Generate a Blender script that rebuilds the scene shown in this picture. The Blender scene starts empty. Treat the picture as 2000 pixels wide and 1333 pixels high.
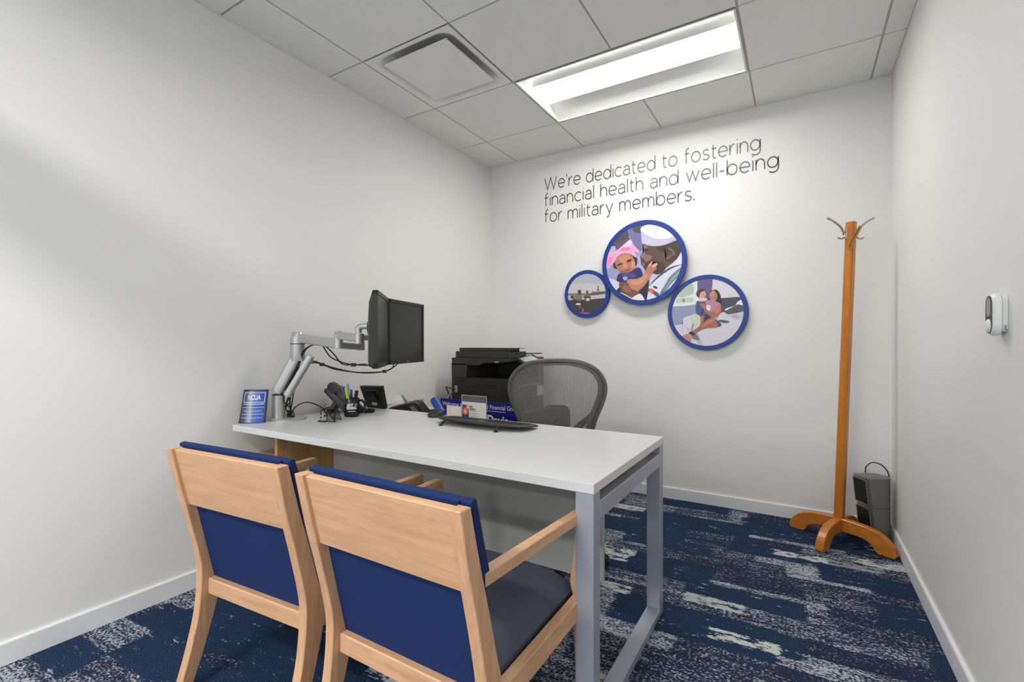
import bpy, bmesh, math, random
from mathutils import Vector, Matrix

# ---------------------------------------------------------------- camera, world, exposure
random.seed(7)
sc = bpy.context.scene
COL = sc.collection
FPX, CX, CY, CAMZ = 920.0, 1000.0, 671.0, 1.117          # focal length in pixels of the 2000x1333 frame
YAW = math.atan2(1562 - CX, FPX)
SY, CYW = math.sin(YAW), math.cos(YAW)
cam_d = bpy.data.cameras.new('camera')
cam_d.sensor_width = 36.0
cam_d.lens = 36.0 * FPX / 2000.0
cam_d.shift_y = (CY - 666.5) / 2000.0
cam_d.clip_start = 0.02
cam = bpy.data.objects.new('camera', cam_d)
cam.location = (0, 0, CAMZ)
cam.rotation_euler = (math.pi / 2, 0, YAW)
COL.objects.link(cam)
sc.camera = cam

world = bpy.data.worlds.new('world'); sc.world = world
world.use_nodes = True
bg = world.node_tree.nodes['Background']
bg.inputs[0].default_value = (0.93, 0.96, 1.0, 1)
bg.inputs[1].default_value = 1.9                           # daylight beyond the far end of the hall

LAMP_OFFICE, LAMP_ADDED, LAMP_HALL = 25.0, 9.0, 98.0
sc.view_settings.view_transform = 'Standard'
sc.view_settings.look = 'None'
sc.view_settings.exposure = 0.2
sc.view_settings.gamma = 1.0
sc.view_settings.use_curve_mapping = False

# room (metres; the camera stands above the origin)
XL, XR, YB, YF, ZC = -2.363, 0.458, 3.50, -0.45, 2.684

def ray(px, py):
    u, v = (px - CX) / FPX, (CY - py) / FPX
    return Vector((-SY + CYW * u, CYW + SY * u, v))
def P(px, py, x=None, y=None, z=None):
    """a pixel's direction meets the plane the thing touches"""
    d = ray(px, py)
    t = x / d.x if x is not None else (y / d.y if y is not None else (z - CAMZ) / d.z)
    return Vector((0, 0, CAMZ)) + d * t

# ---------------------------------------------------------------- materials
def lin(c):
    def f(v):
        v /= 255.0
        return v / 12.92 if v <= 0.04045 else ((v + 0.055) / 1.055) ** 2.4
    return (f(c[0]), f(c[1]), f(c[2]), 1.0)
MATS = {}
def mat(name, rgb=(200, 200, 200), rough=0.5, metal=0.0, spec=0.5, bump=0.0, bscale=200.0, var=0.0, vscale=30.0,
        emit=0.0, trans=0.0, alpha=1.0, coat=0.0):
    if name in MATS: return MATS[name]
    m = bpy.data.materials.new(name); m.use_nodes = True
    nt = m.node_tree; b = nt.nodes['Principled BSDF']
    b.inputs['Base Color'].default_value = lin(rgb)
    b.inputs['Roughness'].default_value = rough
    b.inputs['Metallic'].default_value = metal
    b.inputs['Specular IOR Level'].default_value = spec
    b.inputs['Transmission Weight'].default_value = trans
    b.inputs['Coat Weight'].default_value = coat
    tc = nt.nodes.new('ShaderNodeTexCoord')
    if var > 0:
        n = nt.nodes.new('ShaderNodeTexNoise'); n.inputs['Scale'].default_value = vscale
        n.inputs['Detail'].default_value = 4
        nt.links.new(tc.outputs['Object'], n.inputs['Vector'])
        mx = nt.nodes.new('ShaderNodeMix'); mx.data_type = 'RGBA'
        c = lin(rgb)
        mx.inputs['A'].default_value = (c[0] * (1 - var), c[1] * (1 - var), c[2] * (1 - var), 1)
        mx.inputs['B'].default_value = (min(1, c[0] * (1 + var)), min(1, c[1] * (1 + var)), min(1, c[2] * (1 + var)), 1)
        nt.links.new(n.outputs['Fac'], mx.inputs['Factor'])
        nt.links.new(mx.outputs['Result'], b.inputs['Base Color'])
    if bump > 0:
        n2 = nt.nodes.new('ShaderNodeTexNoise'); n2.inputs['Scale'].default_value = bscale
        n2.inputs['Detail'].default_value = 3
        nt.links.new(tc.outputs['Object'], n2.inputs['Vector'])
        bp = nt.nodes.new('ShaderNodeBump'); bp.inputs['Strength'].default_value = bump
        bp.inputs['Distance'].default_value = 0.002
        nt.links.new(n2.outputs['Fac'], bp.inputs['Height'])
        nt.links.new(bp.outputs['Normal'], b.inputs['Normal'])
    if emit > 0:
        b.inputs['Emission Color'].default_value = lin(rgb)
        b.inputs['Emission Strength'].default_value = emit
    MATS[name] = m
    return m

def wood(name, dark, light, axis='x', rough=0.45, scale=1.0, contrast=1.0):
    if name in MATS: return MATS[name]
    m = bpy.data.materials.new(name); m.use_nodes = True
    nt = m.node_tree; b = nt.nodes['Principled BSDF']
    tc = nt.nodes.new('ShaderNodeTexCoord'); mp = nt.nodes.new('ShaderNodeMapping')
    s = {'x': (2.0, 26, 26), 'y': (26, 2.0, 26), 'z': (26, 26, 2.0)}[axis]
    mp.inputs['Scale'].default_value = [k * scale for k in s]
    nt.links.new(tc.outputs['Object'], mp.inputs['Vector'])
    n1 = nt.nodes.new('ShaderNodeTexNoise'); n1.inputs['Scale'].default_value = 1.3
    n1.inputs['Detail'].default_value = 5; n1.inputs['Distortion'].default_value = 0.6
    n2 = nt.nodes.new('ShaderNodeTexNoise'); n2.inputs['Scale'].default_value = 9.0; n2.inputs['Detail'].default_value = 3
    nt.links.new(mp.outputs['Vector'], n1.inputs['Vector']); nt.links.new(mp.outputs['Vector'], n2.inputs['Vector'])
    ad = nt.nodes.new('ShaderNodeMath'); ad.operation = 'MULTIPLY_ADD'
    ad.inputs[1].default_value = 0.45; nt.links.new(n2.outputs['Fac'], ad.inputs[0]); nt.links.new(n1.outputs['Fac'], ad.inputs[2])
    rp = nt.nodes.new('ShaderNodeValToRGB')
    rp.color_ramp.elements[0].position = 0.72 - 0.28 / contrast; rp.color_ramp.elements[1].position = 0.72 + 0.28 / contrast
    rp.color_ramp.elements[0].color = lin(dark); rp.color_ramp.elements[1].color = lin(light)
    nt.links.new(ad.outputs[0], rp.inputs['Fac'])
    nt.links.new(rp.outputs['Color'], b.inputs['Base Color'])
    b.inputs['Roughness'].default_value = rough
    bp = nt.nodes.new('ShaderNodeBump'); bp.inputs['Strength'].default_value = 0.06; bp.inputs['Distance'].default_value = 0.001
    nt.links.new(n2.outputs['Fac'], bp.inputs['Height']); nt.links.new(bp.outputs['Normal'], b.inputs['Normal'])
    MATS[name] = m
    return m

def see_through(name, rgb, opacity, stripes=0.0, rough=0.6, gloss=0.0):
    """thin sheet (mesh fabric, acrylic, pane): part of the light passes straight through"""
    if name in MATS: return MATS[name]
    m = bpy.data.materials.new(name); m.use_nodes = True
    nt = m.node_tree; b = nt.nodes['Principled BSDF']; out = nt.nodes['Material Output']
    b.inputs['Base Color'].default_value = lin(rgb); b.inputs['Roughness'].default_value = rough
    t = nt.nodes.new('ShaderNodeBsdfTransparent'); mx = nt.nodes.new('ShaderNodeMixShader')
    mx.inputs[0].default_value = opacity
    if stripes:
        tc = nt.nodes.new('ShaderNodeTexCoord'); w = nt.nodes.new('ShaderNodeTexWave')
        w.inputs['Scale'].default_value = stripes; w.bands_direction = 'X'; w.inputs['Distortion'].default_value = 0.6
        w.inputs['Detail Scale'].default_value = 2
        nt.links.new(tc.outputs['Object'], w.inputs['Vector'])
        mr = nt.nodes.new('ShaderNodeMapRange'); mr.inputs['To Min'].default_value = opacity - 0.22; mr.inputs['To Max'].default_value = min(1, opacity + 0.22)
        nt.links.new(w.outputs['Fac'], mr.inputs['Value']); nt.links.new(mr.outputs[0], mx.inputs[0])
    nt.links.new(t.outputs[0], mx.inputs[1]); nt.links.new(b.outputs[0], mx.inputs[2])
    nt.links.new(mx.outputs[0], out.inputs['Surface'])
    MATS[name] = m
    return m

def carpet():
    m = bpy.data.materials.new('carpet'); m.use_nodes = True
    nt = m.node_tree; N = nt.nodes; L = nt.links; b = N['Principled BSDF']
    tc = N.new('ShaderNodeTexCoord')
    def mapping(src, s, r=0.0, loc=(0, 0, 0)):
        k = N.new('ShaderNodeMapping'); k.inputs['Scale'].default_value = s; k.inputs['Rotation'].default_value = (0, 0, r)
        k.inputs['Location'].default_value = loc; L.new(src, k.inputs['Vector']); return k.outputs['Vector']
    def noise(src, sc_, det=3, rough=0.55):
        k = N.new('ShaderNodeTexNoise'); k.inputs['Scale'].default_value = sc_; k.inputs['Detail'].default_value = det
        k.inputs['Roughness'].default_value = rough; L.new(src, k.inputs['Vector']); return k
    def math_(op, a, b_=None, c_=None):
        k = N.new('ShaderNodeMath'); k.operation = op
        for i, v in enumerate((a, b_, c_)):
            if v is None: continue
            if isinstance(v, (int, float)): k.inputs[i].default_value = v
            else: L.new(v, k.inputs[i])
        return k.outputs[0]
    def step(v, lo, hi):
        k = N.new('ShaderNodeMapRange'); k.interpolation_type = 'SMOOTHSTEP'
        L.new(v, k.inputs['Value']); k.inputs['From Min'].default_value = lo; k.inputs['From Max'].default_value = hi
        return k.outputs[0]
    def mix(f, a, b_):
        k = N.new('ShaderNodeMix'); k.data_type = 'RGBA'; L.new(f, k.inputs['Factor'])
        for nm, v in (('A', a), ('B', b_)):
            if isinstance(v, tuple): k.inputs[nm].default_value = v
            else: L.new(v, k.inputs[nm])
        return k.outputs['Result']
    base = mapping(tc.outputs['Object'], (1, 1, 1), -0.05)
    # ragged displacement of the block edges
    dn = noise(mapping(base, (24, 60, 1)), 1.0, 5, 0.75)
    off = N.new('ShaderNodeVectorMath'); off.operation = 'MULTIPLY_ADD'
    L.new(dn.outputs['Color'], off.inputs[0]); off.inputs[1].default_value = (0.11, 0.026, 0); L.new(base, off.inputs[2])
    def blocks(rows, cols, seed):
        """random value per brush block: rows along x, each row cut at its own places"""
        sp = N.new('ShaderNodeSeparateXYZ'); L.new(mapping(off.outputs[0], (1, 1, 1), 0, (seed, seed * 0.37, 0)), sp.inputs[0])
        r_ = math_('FLOOR', math_('MULTIPLY', sp.outputs[1], rows))
        wn = N.new('ShaderNodeTexWhiteNoise'); wn.noise_dimensions = '1D'; L.new(math_('ADD', r_, seed), wn.inputs['W'])
        c_ = math_('FLOOR', math_('MULTIPLY_ADD', sp.outputs[0], cols, math_('MULTIPLY', wn.outputs['Value'], 7.0)))
        cb = N.new('ShaderNodeCombineXYZ'); L.new(c_, cb.inputs[0]); L.new(r_, cb.inputs[1]); cb.inputs[2].default_value = seed
        w2 = N.new('ShaderNodeTexWhiteNoise'); w2.noise_dimensions = '3D'; L.new(cb.outputs[0], w2.inputs['Vector'])
        return w2.outputs['Value']
    b1 = blocks(7.0, 2.1, 1.3); b2 = blocks(9.5, 3.0, 5.7); b3 = blocks(13.0, 4.2, 9.1); b4 = blocks(4.5, 1.6, 3.9)
    speck = noise(mapping(base, (0.75, 1, 1)), 120.0, 2, 0.6)
    grain = noise(base, 260.0, 2, 0.6)
    streak = noise(mapping(base, (9, 34, 1)), 1.0, 4, 0.7)
    # mottled ground: slate with pale specks, more of them in some blocks and streaks
    k1 = math_('MULTIPLY_ADD', streak.outputs['Fac'], 0.55, -0.275)
    k2 = math_('ADD', math_('MULTIPLY_ADD', b2, 0.22, -0.16), k1)
    spk = step(math_('ADD', speck.outputs['Fac'], k2), 0.42, 0.66)
    ground = mix(spk, lin((40, 47, 72)), lin((186, 190, 198)))
    navy = mix(step(grain.outputs['Fac'], 0.35, 0.75), lin((22, 38, 62)), lin((50, 74, 106)))
    soft = math_('MULTIPLY_ADD', dn.outputs['Fac'], 0.10, -0.05)
    nv1 = step(math_('ADD', b1, soft), 0.31, 0.33)
    nv2 = step(math_('ADD', b4, soft), 0.10, 0.12)
    sel = math_('MULTIPLY', nv1, nv2)
    holes = step(math_('ADD', streak.outputs['Fac'], math_('MULTIPLY', speck.outputs['Fac'], 0.35)), 0.80, 0.86)
    sel = math_('MAXIMUM', sel, math_('MULTIPLY', holes, 0.9))
    col = mix(sel, navy, ground)
    wsel = math_('MULTIPLY', step(b3, 0.948, 0.95), step(math_('ADD', streak.outputs['Fac'], math_('MULTIPLY', dn.outputs['Fac'], 0.7)), 0.80, 0.84))
    col = mix(wsel, col, lin((202, 205, 202)))
    mul = N.new('ShaderNodeMix'); mul.data_type = 'RGBA'; mul.blend_type = 'MULTIPLY'; mul.inputs['Factor'].default_value = 1.0
    sh = N.new('ShaderNodeValToRGB'); sh.color_ramp.elements[0].position = 0.3; sh.color_ramp.elements[1].position = 0.7
    sh.color_ramp.elements[0].color = (0.45, 0.45, 0.45, 1); sh.color_ramp.elements[1].color = (1.25, 1.25, 1.25, 1)
    L.new(grain.outputs['Fac'], sh.inputs['Fac']); L.new(col, mul.inputs['A']); L.new(sh.outputs['Color'], mul.inputs['B'])
    L.new(mul.outputs['Result'], b.inputs['Base Color'])
    b.inputs['Roughness'].default_value = 0.95; b.inputs['Specular IOR Level'].default_value = 0.1
    bp = N.new('ShaderNodeBump'); bp.inputs['Strength'].default_value = 0.5; bp.inputs['Distance'].default_value = 0.004
    L.new(grain.outputs['Fac'], bp.inputs['Height']); L.new(bp.outputs['Normal'], b.inputs['Normal'])
    return m

WALL = mat('wall_paint', (227, 226, 223), 0.75, spec=0.3, bump=0.06, bscale=160)
TRIM = mat('white_trim', (226, 226, 226), 0.5)
TILE = mat('ceiling_tile', (234, 234, 230), 0.95, spec=0.1, bump=0.15, bscale=450, var=0.03, vscale=120)
GRID = mat('ceiling_grid', (186, 186, 182), 0.6)
WHITE = mat('white_laminate', (212, 212, 212), 0.35, var=0.01)
STEEL = mat('grey_painted_steel', (168, 171, 182), 0.32, metal=0.25)
PANEL = mat('grey_panel', (168, 168, 163), 0.55)
BLACK = mat('black_plastic', (26, 26, 25), 0.45, bump=0.05, bscale=600)
BLACK2 = mat('dark_grey_plastic', (48, 48, 46), 0.5, bump=0.05, bscale=600)
GLOSSB = mat('gloss_black', (14, 15, 18), 0.12)
SILVER = mat('satin_silver', (186, 187, 186), 0.38, metal=0.55)
CABLE = mat('black_cable', (14, 14, 14), 0.5)
ALU = mat('aluminium', (150, 152, 154), 0.35, metal=0.8)
BEECH_X = wood('beech_x', (188, 143, 108), (212, 170, 130), 'x', scale=1.9, contrast=1.1)
BEECH_Y = wood('beech_y', (188, 143, 108), (212, 170, 130), 'y', scale=1.9, contrast=1.1)
BEECH_Z = wood('beech_z', (188, 143, 108), (212, 170, 130), 'z', scale=1.9, contrast=1.1)
OAK_X = wood('oak_panel_x', (172, 128, 76), (206, 164, 108), 'x')
OAK_Z = wood('oak_panel_z', (172, 128, 76), (206, 164, 108), 'z')
HONEY_X = wood('honey_wood_x', (170, 98, 26), (206, 128, 44), 'x', rough=0.3)
HONEY_Z = wood('honey_wood_z', (170, 98, 26), (206, 128, 44), 'z', rough=0.3)
NAVYFAB = mat('navy_fabric', (26, 45, 90), 0.9, spec=0.2, bump=0.4, bscale=900, var=0.18, vscale=400)
SEATFAB = mat('seat_sheen_fabric', (68, 72, 88), 0.6, spec=0.45, bump=0.4, bscale=900, var=0.15, vscale=400)  # grey lift in the base colour stands for sheen on the seat
ROYAL = mat('royal_blue_paint', (6, 50, 132), 0.45)
CARPET = carpet()

# ---------------------------------------------------------------- mesh builder
class MB:
    def __init__(s): s.v = []; s.f = []; s.m = []
    def add(s, vs, fs, mi=0):
        o = len(s.v); s.v += [tuple(p) for p in vs]
        for f in fs: s.f.append([i + o for i in f]); s.m.append(mi)
        return s
    def box(s, x0, x1, y0, y1, z0, z1, mi=0):
        vs = [(x, y, z) for z in (z0, z1) for y in (y0, y1) for x in (x0, x1)]
        return s.add(vs, [(0, 2, 3, 1), (4, 5, 7, 6), (0, 1, 5, 4), (2, 6, 7, 3), (0, 4, 6, 2), (1, 3, 7, 5)], mi)
    def hexa(s, lo, hi, mi=0):
        """two matching rings of points (bottom, top)"""
        n = len(lo); vs = list(lo) + list(hi)
        fs = [tuple(range(n))[::-1], tuple(range(n, 2 * n))] + [(i, (i + 1) % n, n + (i + 1) % n, n + i) for i in range(n)]
        return s.add(vs, fs, mi)
    def prism(s, poly, axis, a, b, mi=0):
        """2D polygon extruded along an axis: x -> (y,z), y -> (x,z), z -> (x,y)"""
        def q(p, t):
            return {'x': (t, p[0], p[1]), 'y': (p[0], t, p[1]), 'z': (p[0], p[1], t)}[axis]
        return s.hexa([q(p, a) for p in poly], [q(p, b) for p in poly], mi)
    def rings(s, rings, cap=True, close=True, mi=0):
        n = len(rings[0]); vs = [p for r in rings for p in r]; fs = []
        for k in range(len(rings) - 1):
            for i in range(n if close else n - 1):
                j = (i + 1) % n
                fs.append((k * n + i, k * n + j, (k + 1) * n + j, (k + 1) * n + i))
        if cap:
            fs.append(tuple(range(n))[::-1]); fs.append(tuple(range((len(rings) - 1) * n, len(rings) * n)))
        return s.add(vs, fs, mi)
    def tube(s, pts, r, n=8, mi=0, flat=None):
        pts = [Vector(p) for p in pts]; rs = r if isinstance(r, (list, tuple)) else [r] * len(pts)
        rings = []; up = None
        for i, p in enumerate(pts):
            t = (pts[min(i + 1, len(pts) - 1)] - pts[max(i - 1, 0)]).normalized()
            if up is None:
                up = Vector((0, 0, 1)) if abs(t.z) < 0.9 else Vector((1, 0, 0))
            up = (up - t * up.dot(t)).normalized(); sd = t.cross(up)
            ring = []
            for k in range(n):
                a = 2 * math.pi * k / n
                ring.append(p + sd * math.cos(a) * rs[i] * (flat or 1) + up * math.sin(a) * rs[i])
            rings.append(ring)
        return s.rings(rings, mi=mi)
    def cyl(s, p0, p1, r0, r1=None, n=24, mi=0):
        return s.tube([p0, p1], [r0, r0 if r1 is None else r1], n, mi)
    def lathe(s, prof, c=(0, 0, 0), n=32, mi=0, sx=1, sy=1):
        return s.rings([[(c[0] + r * math.cos(2 * math.pi * k / n) * sx, c[1] + r * math.sin(2 * math.pi * k / n) * sy, c[2] + z) for k in range(n)] for r, z in prof], mi=mi)
    def ball(s, c, r, n=16, mi=0, sx=1, sy=1, sz=1):
        prof = [(max(1e-4, r * math.cos(a)), r * sz * math.sin(a)) for a in [(-0.5 + k / 10) * math.pi for k in range(11)]]
        return s.lathe(prof, c, n, mi, sx, sy)
    def xf(s, M):
        s.v = [tuple(M @ Vector(p)) for p in s.v]; return s
    def build(s, name, material, parent=None, bevel=0.0, seg=2, smooth=False, local=False):
        me = bpy.data.meshes.new(name); me.from_pydata(s.v, [], s.f)
        for mm in (material if isinstance(material, (list, tuple)) else [material]): me.materials.append(mm)
        me.polygons.foreach_set('material_index', s.m)
        bm = bmesh.new(); bm.from_mesh(me)
        bmesh.ops.recalc_face_normals(bm, faces=bm.faces)
        if bevel > 0:
            es = [e for e in bm.edges if len(e.link_faces) == 2 and e.calc_face_angle(0) > 0.5]
            bmesh.ops.bevel(bm, geom=es, offset=bevel, segments=seg, profile=0.5, affect='EDGES', clamp_overlap=True)
        bm.to_mesh(me); bm.free()
        if smooth:
            me.polygons.foreach_set('use_smooth', [True] * len(me.polygons))
            me.set_sharp_from_angle(angle=math.radians(40))
        o = bpy.data.objects.new(name, me); COL.objects.link(o)
        if parent is not None:
            o.parent = parent
            if parent.type == 'EMPTY' and not local: o.matrix_parent_inverse = parent.matrix_basis.inverted()
        return o

def tag(o, label, cat, group=None):
    o['label'] = label; o['category'] = cat
    if group: o['group'] = group
    return o
def thing(name, label, cat, loc=(0, 0, 0), rz=0.0, group=None):
    o = bpy.data.objects.new(name, None); COL.objects.link(o)
    o.empty_display_size = 0.1; o.location = loc; o.rotation_euler = (0, 0, rz)
    return tag(o, label, cat, group)
def struct(o):
    o['kind'] = 'structure'; return o
def box(*a): return MB().box(*a)
def smoothpath(pts, n=8):
    """Catmull-Rom through the points"""
    p = [Vector(q) for q in pts]; p = [p[0] * 2 - p[1]] + p + [p[-1] * 2 - p[-2]]; out = []
    for i in range(1, len(p) - 2):
        for k in range(n):
            t = k / n
            out.append(0.5 * ((2 * p[i]) + (p[i + 1] - p[i - 1]) * t + (2 * p[i - 1] - 5 * p[i] + 4 * p[i + 1] - p[i + 2]) * t * t + (3 * p[i] - p[i - 1] - 3 * p[i + 1] + p[i + 2]) * t ** 3))
    out.append(p[-2]); return out
def rrect(x0, x1, y0, y1, r, n=6):
    out = []
    for cx, cy, a in ((x1 - r, y0 + r, -90), (x1 - r, y1 - r, 0), (x0 + r, y1 - r, 90), (x0 + r, y0 + r, 180)):
        for k in range(n + 1):
            t = math.radians(a + 90 * k / n); out.append((cx + r * math.cos(t), cy + r * math.sin(t)))
    return out
def textmesh(body, size, bold=0.0, align='LEFT', width=None):
    """a flat text mesh as (verts, faces) in the xy plane, baseline at y = 0; width squeezes it to fit"""
    cu = bpy.data.curves.new('text', 'FONT'); cu.body = body; cu.size = size; cu.align_x = align; cu.offset = bold
    cu.resolution_u = 3; cu.fill_mode = 'FRONT'
    ob = bpy.data.objects.new('text', cu); COL.objects.link(ob)
    dg = bpy.context.evaluated_depsgraph_get(); me = bpy.data.meshes.new_from_object(ob.evaluated_get(dg))
    vs = [v.co.copy() for v in me.vertices]; fs = [tuple(p.vertices) for p in me.polygons]
    bpy.data.objects.remove(ob); bpy.data.curves.remove(cu); bpy.data.meshes.remove(me)
    if width:
        x0 = min(v.x for v in vs); x1 = max(v.x for v in vs); k = width / (x1 - x0)
        vs = [Vector((v.x * k, v.y, v.z)) for v in vs]
    return vs, fs
def put_text(mb, body, size, origin, right, up, bold=0.0, align='LEFT', width=None, mi=0):
    vs, fs = textmesh(body, size, bold, align, width)
    o, r, u = Vector(origin), Vector(right), Vector(up)
    return mb.add([o + r * v.x + u * v.y for v in vs], fs, mi)

# ---------------------------------------------------------------- the room
T = 0.12
struct(box(XL - T, XR + T, YF - T, YB + T, -0.10, 0.0).build('floor', CARPET))
struct(box(XL - T, XL, YF, YB + T, 0, ZC + 0.2).build('wall_left', WALL))
struct(box(XL, XR, YB, YB + T, 0, ZC + 0.2).build('wall_back', WALL))
struct(box(XR, XR + T, YF, YB + T, 0, ZC + 0.2).build('wall_right', WALL))
def baseboard(name, a, b, n):
    """small board with a flat ledge on top, n = direction into the room"""
    a, b, n = Vector(a), Vector(b), Vector(n); mb = MB()
    prof = [(0, 0), (0.013, 0), (0.013, 0.074), (0.011, 0.078), (0, 0.078)]
    mb.hexa([a + n * d + Vector((0, 0, z)) for d, z in prof], [b + n * d + Vector((0, 0, z)) for d, z in prof])
    return struct(mb.build(name, TRIM))
baseboard('baseboard_left', (XL, YF, 0), (XL, YB, 0), (1, 0, 0))
baseboard('baseboard_back', (XL + 0.013, YB, 0), (XR - 0.013, YB, 0), (0, -1, 0))
baseboard('baseboard_right', (XR, YF, 0), (XR, YB, 0), (-1, 0, 0))

# glazed front behind the camera: wide opening with a deep header bar and a transom light above it
fr = MB()
fr.box(XL, XR, YF - 0.10, YF, 2.23, 2.35)
fr.box(XL, XR, YF - 0.10, YF, ZC - 0.03, ZC + 0.15)
for x in (XL, -1.05, XR - 0.05): fr.box(x, x + 0.05, YF - 0.10, YF, 0, ZC)
fr.box(XL, -1.05, YF - 0.10, YF, 0, 0.10)
win = struct(fr.build('window_1', ALU))
PANE = see_through('window_glass', (235, 240, 240), 0.05, rough=0.05)
for x0, x1, z0, z1 in ((XL + 0.05, -1.05, 0.10, 2.23), (XL + 0.05, -1.05, 2.35, ZC - 0.03), (-1.0, XR - 0.05, 2.35, ZC - 0.03)):
    box(x0, x1, YF - 0.055, YF - 0.045, z0, z1).build('pane', PANE, win)

# hall outside: floor, ceiling, one lay-in light
struct(box(-5.0, 3.2, -4.6, YF - T, -0.10, 0.0).build('floor', CARPET))
struct(box(-5.0, 3.2, -4.6, YF - T, ZC + 0.10, ZC + 0.2).build('ceiling', TILE))

# suspended ceiling: slab above, exposed grid, single lay-in tiles
ceil = struct(box(XL, XR, YF, YB, ZC + 0.16, ZC + 0.2).build('ceiling', TILE))
gx = [XL] + [-1.468 + 0.6096 * k for k in (-1, 0, 1, 2, 3)] + [XR]
gy = [YF] + [3.024 - 0.6096 * k for k in (5, 4, 3, 2, 1, 0)] + [YB]
# cut the bars out of the lamp opening
gm = MB()
LX0, LX1, LY0, LY1 = gx[2], gx[4], gy[-3], gy[-2]
for i, x in enumerate(gx[1:-1]):
    for j in range(len(gy) - 1):
        if i == 2 and j in (len(gy) - 3, 1): continue
        gm.box(x - 0.012, x + 0.012, gy[j], gy[j + 1], ZC + 0.006, ZC + 0.03)
for y in gy[1:-1]: gm.box(XL, XR, y - 0.012, y + 0.012, ZC + 0.0065, ZC + 0.031)
gm.build('ceiling_grid', GRID, ceil)
G = 0.0055
for i in range(len(gx) - 1):
    for j in range(len(gy) - 1):
        if j in (len(gy) - 3, 1) and i in (2, 3): continue
        if j == len(gy) - 4 and i == 1: continue
        x0 = gx[i] + (G if i else 0.002); x1 = gx[i + 1] - (G if i < len(gx) - 2 else 0.002)
        y0 = gy[j] + (G if j else 0.002); y1 = gy[j + 1] - (G if j < len(gy) - 2 else 0.002)
        if y1 - y0 < 0.03: continue
        box(x0, x1, y0, y1, ZC, ZC + 0.016).build('ceiling_tile', TILE, ceil)

# ---------------------------------------------------------------- ceiling lights
LAMPW = mat('lamp_housing', (236, 236, 233), 0.45)
def troffer(label, x0, x1, y0, y1, z, power, name='ceiling_light'):
    t = thing(name, label, 'ceiling light', ((x0 + x1) / 2, (y0 + y1) / 2, z))
    e = 0.008; x0 += e; x1 -= e; y0 += e; y1 -= e; yc = (y0 + y1) / 2; d = 0.10
    mb = MB()
    for sg in (-1, 1):     # sloping side reflectors
        yo = yc + sg * (y1 - y0) / 2; yi = yc + sg * 0.135
        mb.hexa([(x0, yo, z), (x1, yo, z), (x1, yo, z + 0.006), (x0, yo, z + 0.006)], [(x0, yi, z + d), (x1, yi, z + d), (x1, yi, z + d + 0.006), (x0, yi, z + d + 0.006)])
    mb.box(x0, x1, yc - 0.14, yc + 0.14, z + d + 0.006, z + d + 0.012)
    mb.build('reflector', LAMPW, t)
    for xa, xb in ((x0, x0 + 0.006), (x1 - 0.006, x1)):
        box(xa, xb, y0 + 0.002, y1 - 0.002, z, z + d).build('end_plate', LAMPW, t)
    fm = MB(); w = 0.010
    fm.box(x0, x1, y0, y0 + w, z - 0.003, z + 0.004); fm.box(x0, x1, y1 - w, y1, z - 0.003, z + 0.004)
    fm.box(x0, x0 + w, y0 + w, y1 - w, z - 0.003, z + 0.004); fm.box(x1 - w, x1, y0 + w, y1 - w, z - 0.003, z + 0.004)
    fm.build('frame', LAMPW, t)
    for sg in (-1, 1):
        box(x0 + 0.02, x1 - 0.02, yc + sg * 0.119 - 0.003, yc + sg * 0.119 + 0.003, z + 0.044, z + d).build('lens_shield', LAMPW, t)  # opaque strips added to keep the lens light off the reflectors
    prof = [(yc - 0.115, z + 0.062), (yc - 0.115, z + 0.054), (yc - 0.06, z + 0.049), (yc, z + 0.047), (yc + 0.06, z + 0.049), (yc + 0.115, z + 0.054), (yc + 0.115, z + 0.062)]
    MB().prism(prof, 'x', x0 + 0.03, x1 - 0.03).build('lens', mat('lamp_lens_%g' % power, (255, 254, 252), 0.5, emit=power), t)
    return t
troffer('recessed rectangular office light with a glowing white lens in the ceiling', LX0, LX1, LY0, LY1, ZC, LAMP_OFFICE)
troffer('added unseen ceiling light above the camera near the glazed front', LX0, LX1, gy[1], gy[2], ZC, LAMP_ADDED)  # unseen lamp, added to brighten the left wall and the near chairs
troffer('recessed hall ceiling light outside the glazed front', -1.75, -0.55, -1.50, -0.90, ZC, LAMP_HALL)
troffer('recessed hall ceiling light further out in the hall', -1.75, -0.55, -3.90, -3.30, ZC, LAMP_HALL)

# ---------------------------------------------------------------- air diffuser
dx0, dx1, dy0, dy1 = gx[1], gx[2], gy[-4], gy[-3]
dcx, dcy = (dx0 + dx1) / 2, (dy0 + dy1) / 2
dif = thing('air_diffuser', 'square plaque air diffuser set in the ceiling beside the light', 'air vent', (dcx, dcy, ZC))
DIFW = mat('diffuser_white', (232, 232, 228), 0.5)
h = (dx1 - dx0) / 2 - 0.006
mb = MB(); n4 = 9
def ringat(r, rad, z): return [(dcx + p[0], dcy + p[1], z) for p in rrect(-r, r, -r, r, rad, n4)]
mb.rings([ringat(h, 0.004, ZC + 0.002), ringat(h, 0.004, ZC - 0.002), ringat(0.280, 0.075, ZC - 0.002), ringat(0.262, 0.072, ZC + 0.010), ringat(0.240, 0.07, ZC + 0.030), ringat(0.19, 0.06, ZC + 0.065), ringat(0.12, 0.05, ZC + 0.085)], cap=False)
mb.build('flange', DIFW, dif, smooth=True)
MB().prism([(dcx + p[0], dcy + p[1]) for p in rrect(-0.12, 0.12, -0.12, 0.12, 0.05)], 'z', ZC + 0.083, ZC + 0.087).build('duct_neck', BLACK2, dif)
pl = MB(); pl.prism([(dcx + p[0], dcy + p[1]) for p in rrect(-0.2225, 0.2225, -0.2225, 0.2225, 0.003)], 'z', ZC - 0.004, ZC + 0.002)
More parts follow.
